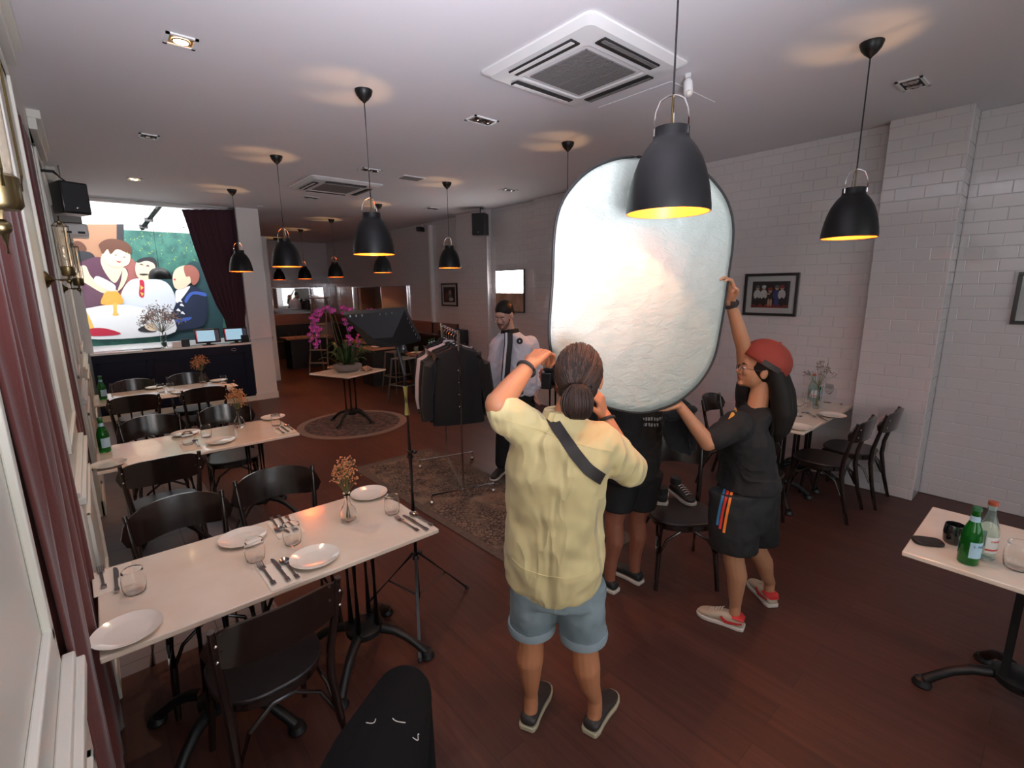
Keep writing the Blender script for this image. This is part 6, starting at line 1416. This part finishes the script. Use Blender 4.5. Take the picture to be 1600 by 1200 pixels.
for h_, k_ in ((LH, LK), (RH3, RK)): d.loft([(h_+Vector((0, 0, .03)), .1, .12), (h_.lerp(k_, .7), .095, .105)], 24, 2, ax=(side, face))
fin(d, 'shorts', 'shorts_black', bk_, .011, 4, base=B)
for a_ in (LA, RA): h_ = a_-face*.06; shoe(bk_, B, h_, h_+face*.27, 'shoe_black', 'sole_white', h=.08)
txt = MB()
rd = random.Random(2)
for r_, (v0, n_) in enumerate(((655, 11), (664, 9))):
    for i in range(n_):
        x = 992+i*4.4; c0_ = V(x, v0+rd.uniform(-1, 1), D-.158)-B
        txt.slab([c0_+RH*(rd.uniform(-.006, .0))+Vector((0, 0, -.008)), c0_+RH*.004+Vector((0, 0, -.009)), c0_+RH*.006+Vector((0, 0, .008)), c0_+RH*-.002+Vector((0, 0, .009))], FH, .012)
txt.ribbon([V(986, 656, D-.16)-B, V(993, 656, D-.16)-B], Vector((0, 0, 1)), .003, .012)
txt.build('chest_lettering', 'chalk', bk_, smooth=False)
# camera held in the left hand
cmr = thing('photo_camera', 'black photo camera held low between the man in white and the photographer', 'camera', V(858, 592, D-.08), .5)
MB().b2((-.065, -.03, -.05), (.065, .03, .045)).b2((-.025, -.03, .045), (.025, .025, .07)).build('camera_body', 'plastic_black', cmr, bevel=.006)
MB().lathe([(0, 0), (.036, 0), (.038, .07), (.034, .09), (0, .085)], 24, (0, -.03, 0), Matrix.Rotation(PI/2, 3, 'X')).build('lens', 'plastic_black', cmr)

# ---------------------------------------------------------------- bent knee in the foreground
B = V(600, 1130, .95); B.z = 0; kn = person('bent knee in black trousers with white marks at the bottom edge', B)
K_ = V(628, 1092, .98); b = MB(); hp = V(540, 1330, .62); an = V(668, 1420, .92)
b.chain([(K_, .072), (K_.lerp(hp, .5), .098), (hp, .105)]); b.chain([(K_+Vector((0, 0, -.0)), .070), (K_.lerp(an, .5), .058), (an, .045)]); KNO = fin(b, 'trouser_leg', 'trouser_black' if 'trouser_black' in M else 'shorts_black', kn, .008, 5, base=B)
for pts in (((572, 1130), (578, 1131.5), (586, 1131), (587, 1124)), ((613, 1123), (617, 1128), (625, 1129), (633, 1130)), ((644, 1153), (650, 1157), (654, 1159), (651, 1146), (654, 1148))):
    decal([KNO], pts, 'chalk', 'stitched_mark', kn, B, .0016, .001, .0012, sub=2)

# ---------------------------------------------------------------- shoes lying on the chair
ch_top = .457
def loose_shoe(u, v, rz, label):
    p = at(u, v, z=ch_top); t = thing('sneaker', label, 'sneaker', (p.x, p.y, ch_top), rz)
    us, d_, sd_, hl, L_ = shoe(t, Vector((0, 0, 0)), (0, -.13), (0, .13), 'shoe_black', 'sole_white', name='upper', h=.085)
    MB().loft([(Vector((0, -.09, .08)), .035, .045), (Vector((0, -.09, .12)), .032, .042), (Vector((0, -.09, .125)), .026, .034)], 18).build('ankle_collar', 'shoe_black', t)
    lc = MB()
    for k in range(5): y = -.02+.022*k; lc.tube([(-.022, y, .088-k*.007), (0, y, .095-k*.007), (.022, y, .088-k*.007)], .003, 6)
    lc.build('laces', 'print_white', t)
loose_shoe(1034, 778, -1.0, 'black and white sneaker lying on the chair seat, left one'); loose_shoe(1066, 779, PI-.45, 'black and white sneaker on the chair seat, right one, toe toward us')
# black coat over the chair between reflector and woman
cb = MB(); D = 2.52
cb.slab([V(u, v, D+.03) for u, v in ((1040, 645), (1066, 622), (1080, 632), (1092, 656), (1088, 690), (1080, 712), (1050, 706), (1036, 680))], FH, .05)
cb.cap(V(1048, 650, D), V(1082, 640, D), .03, .025); cb.cap(V(1085, 660, D), V(1083, 700, D), .022, .02)
p = V(1065, 670, D); cb.v = [tuple(Vector(v)-p) for v in cb.v]; o = cb.build('draped_coat', 'black_cloth'); o.location = p; remesh(o, .009, 4, (.06, .02)); tag(o, 'black coat heaped over the chair back below the reflector', 'coat')
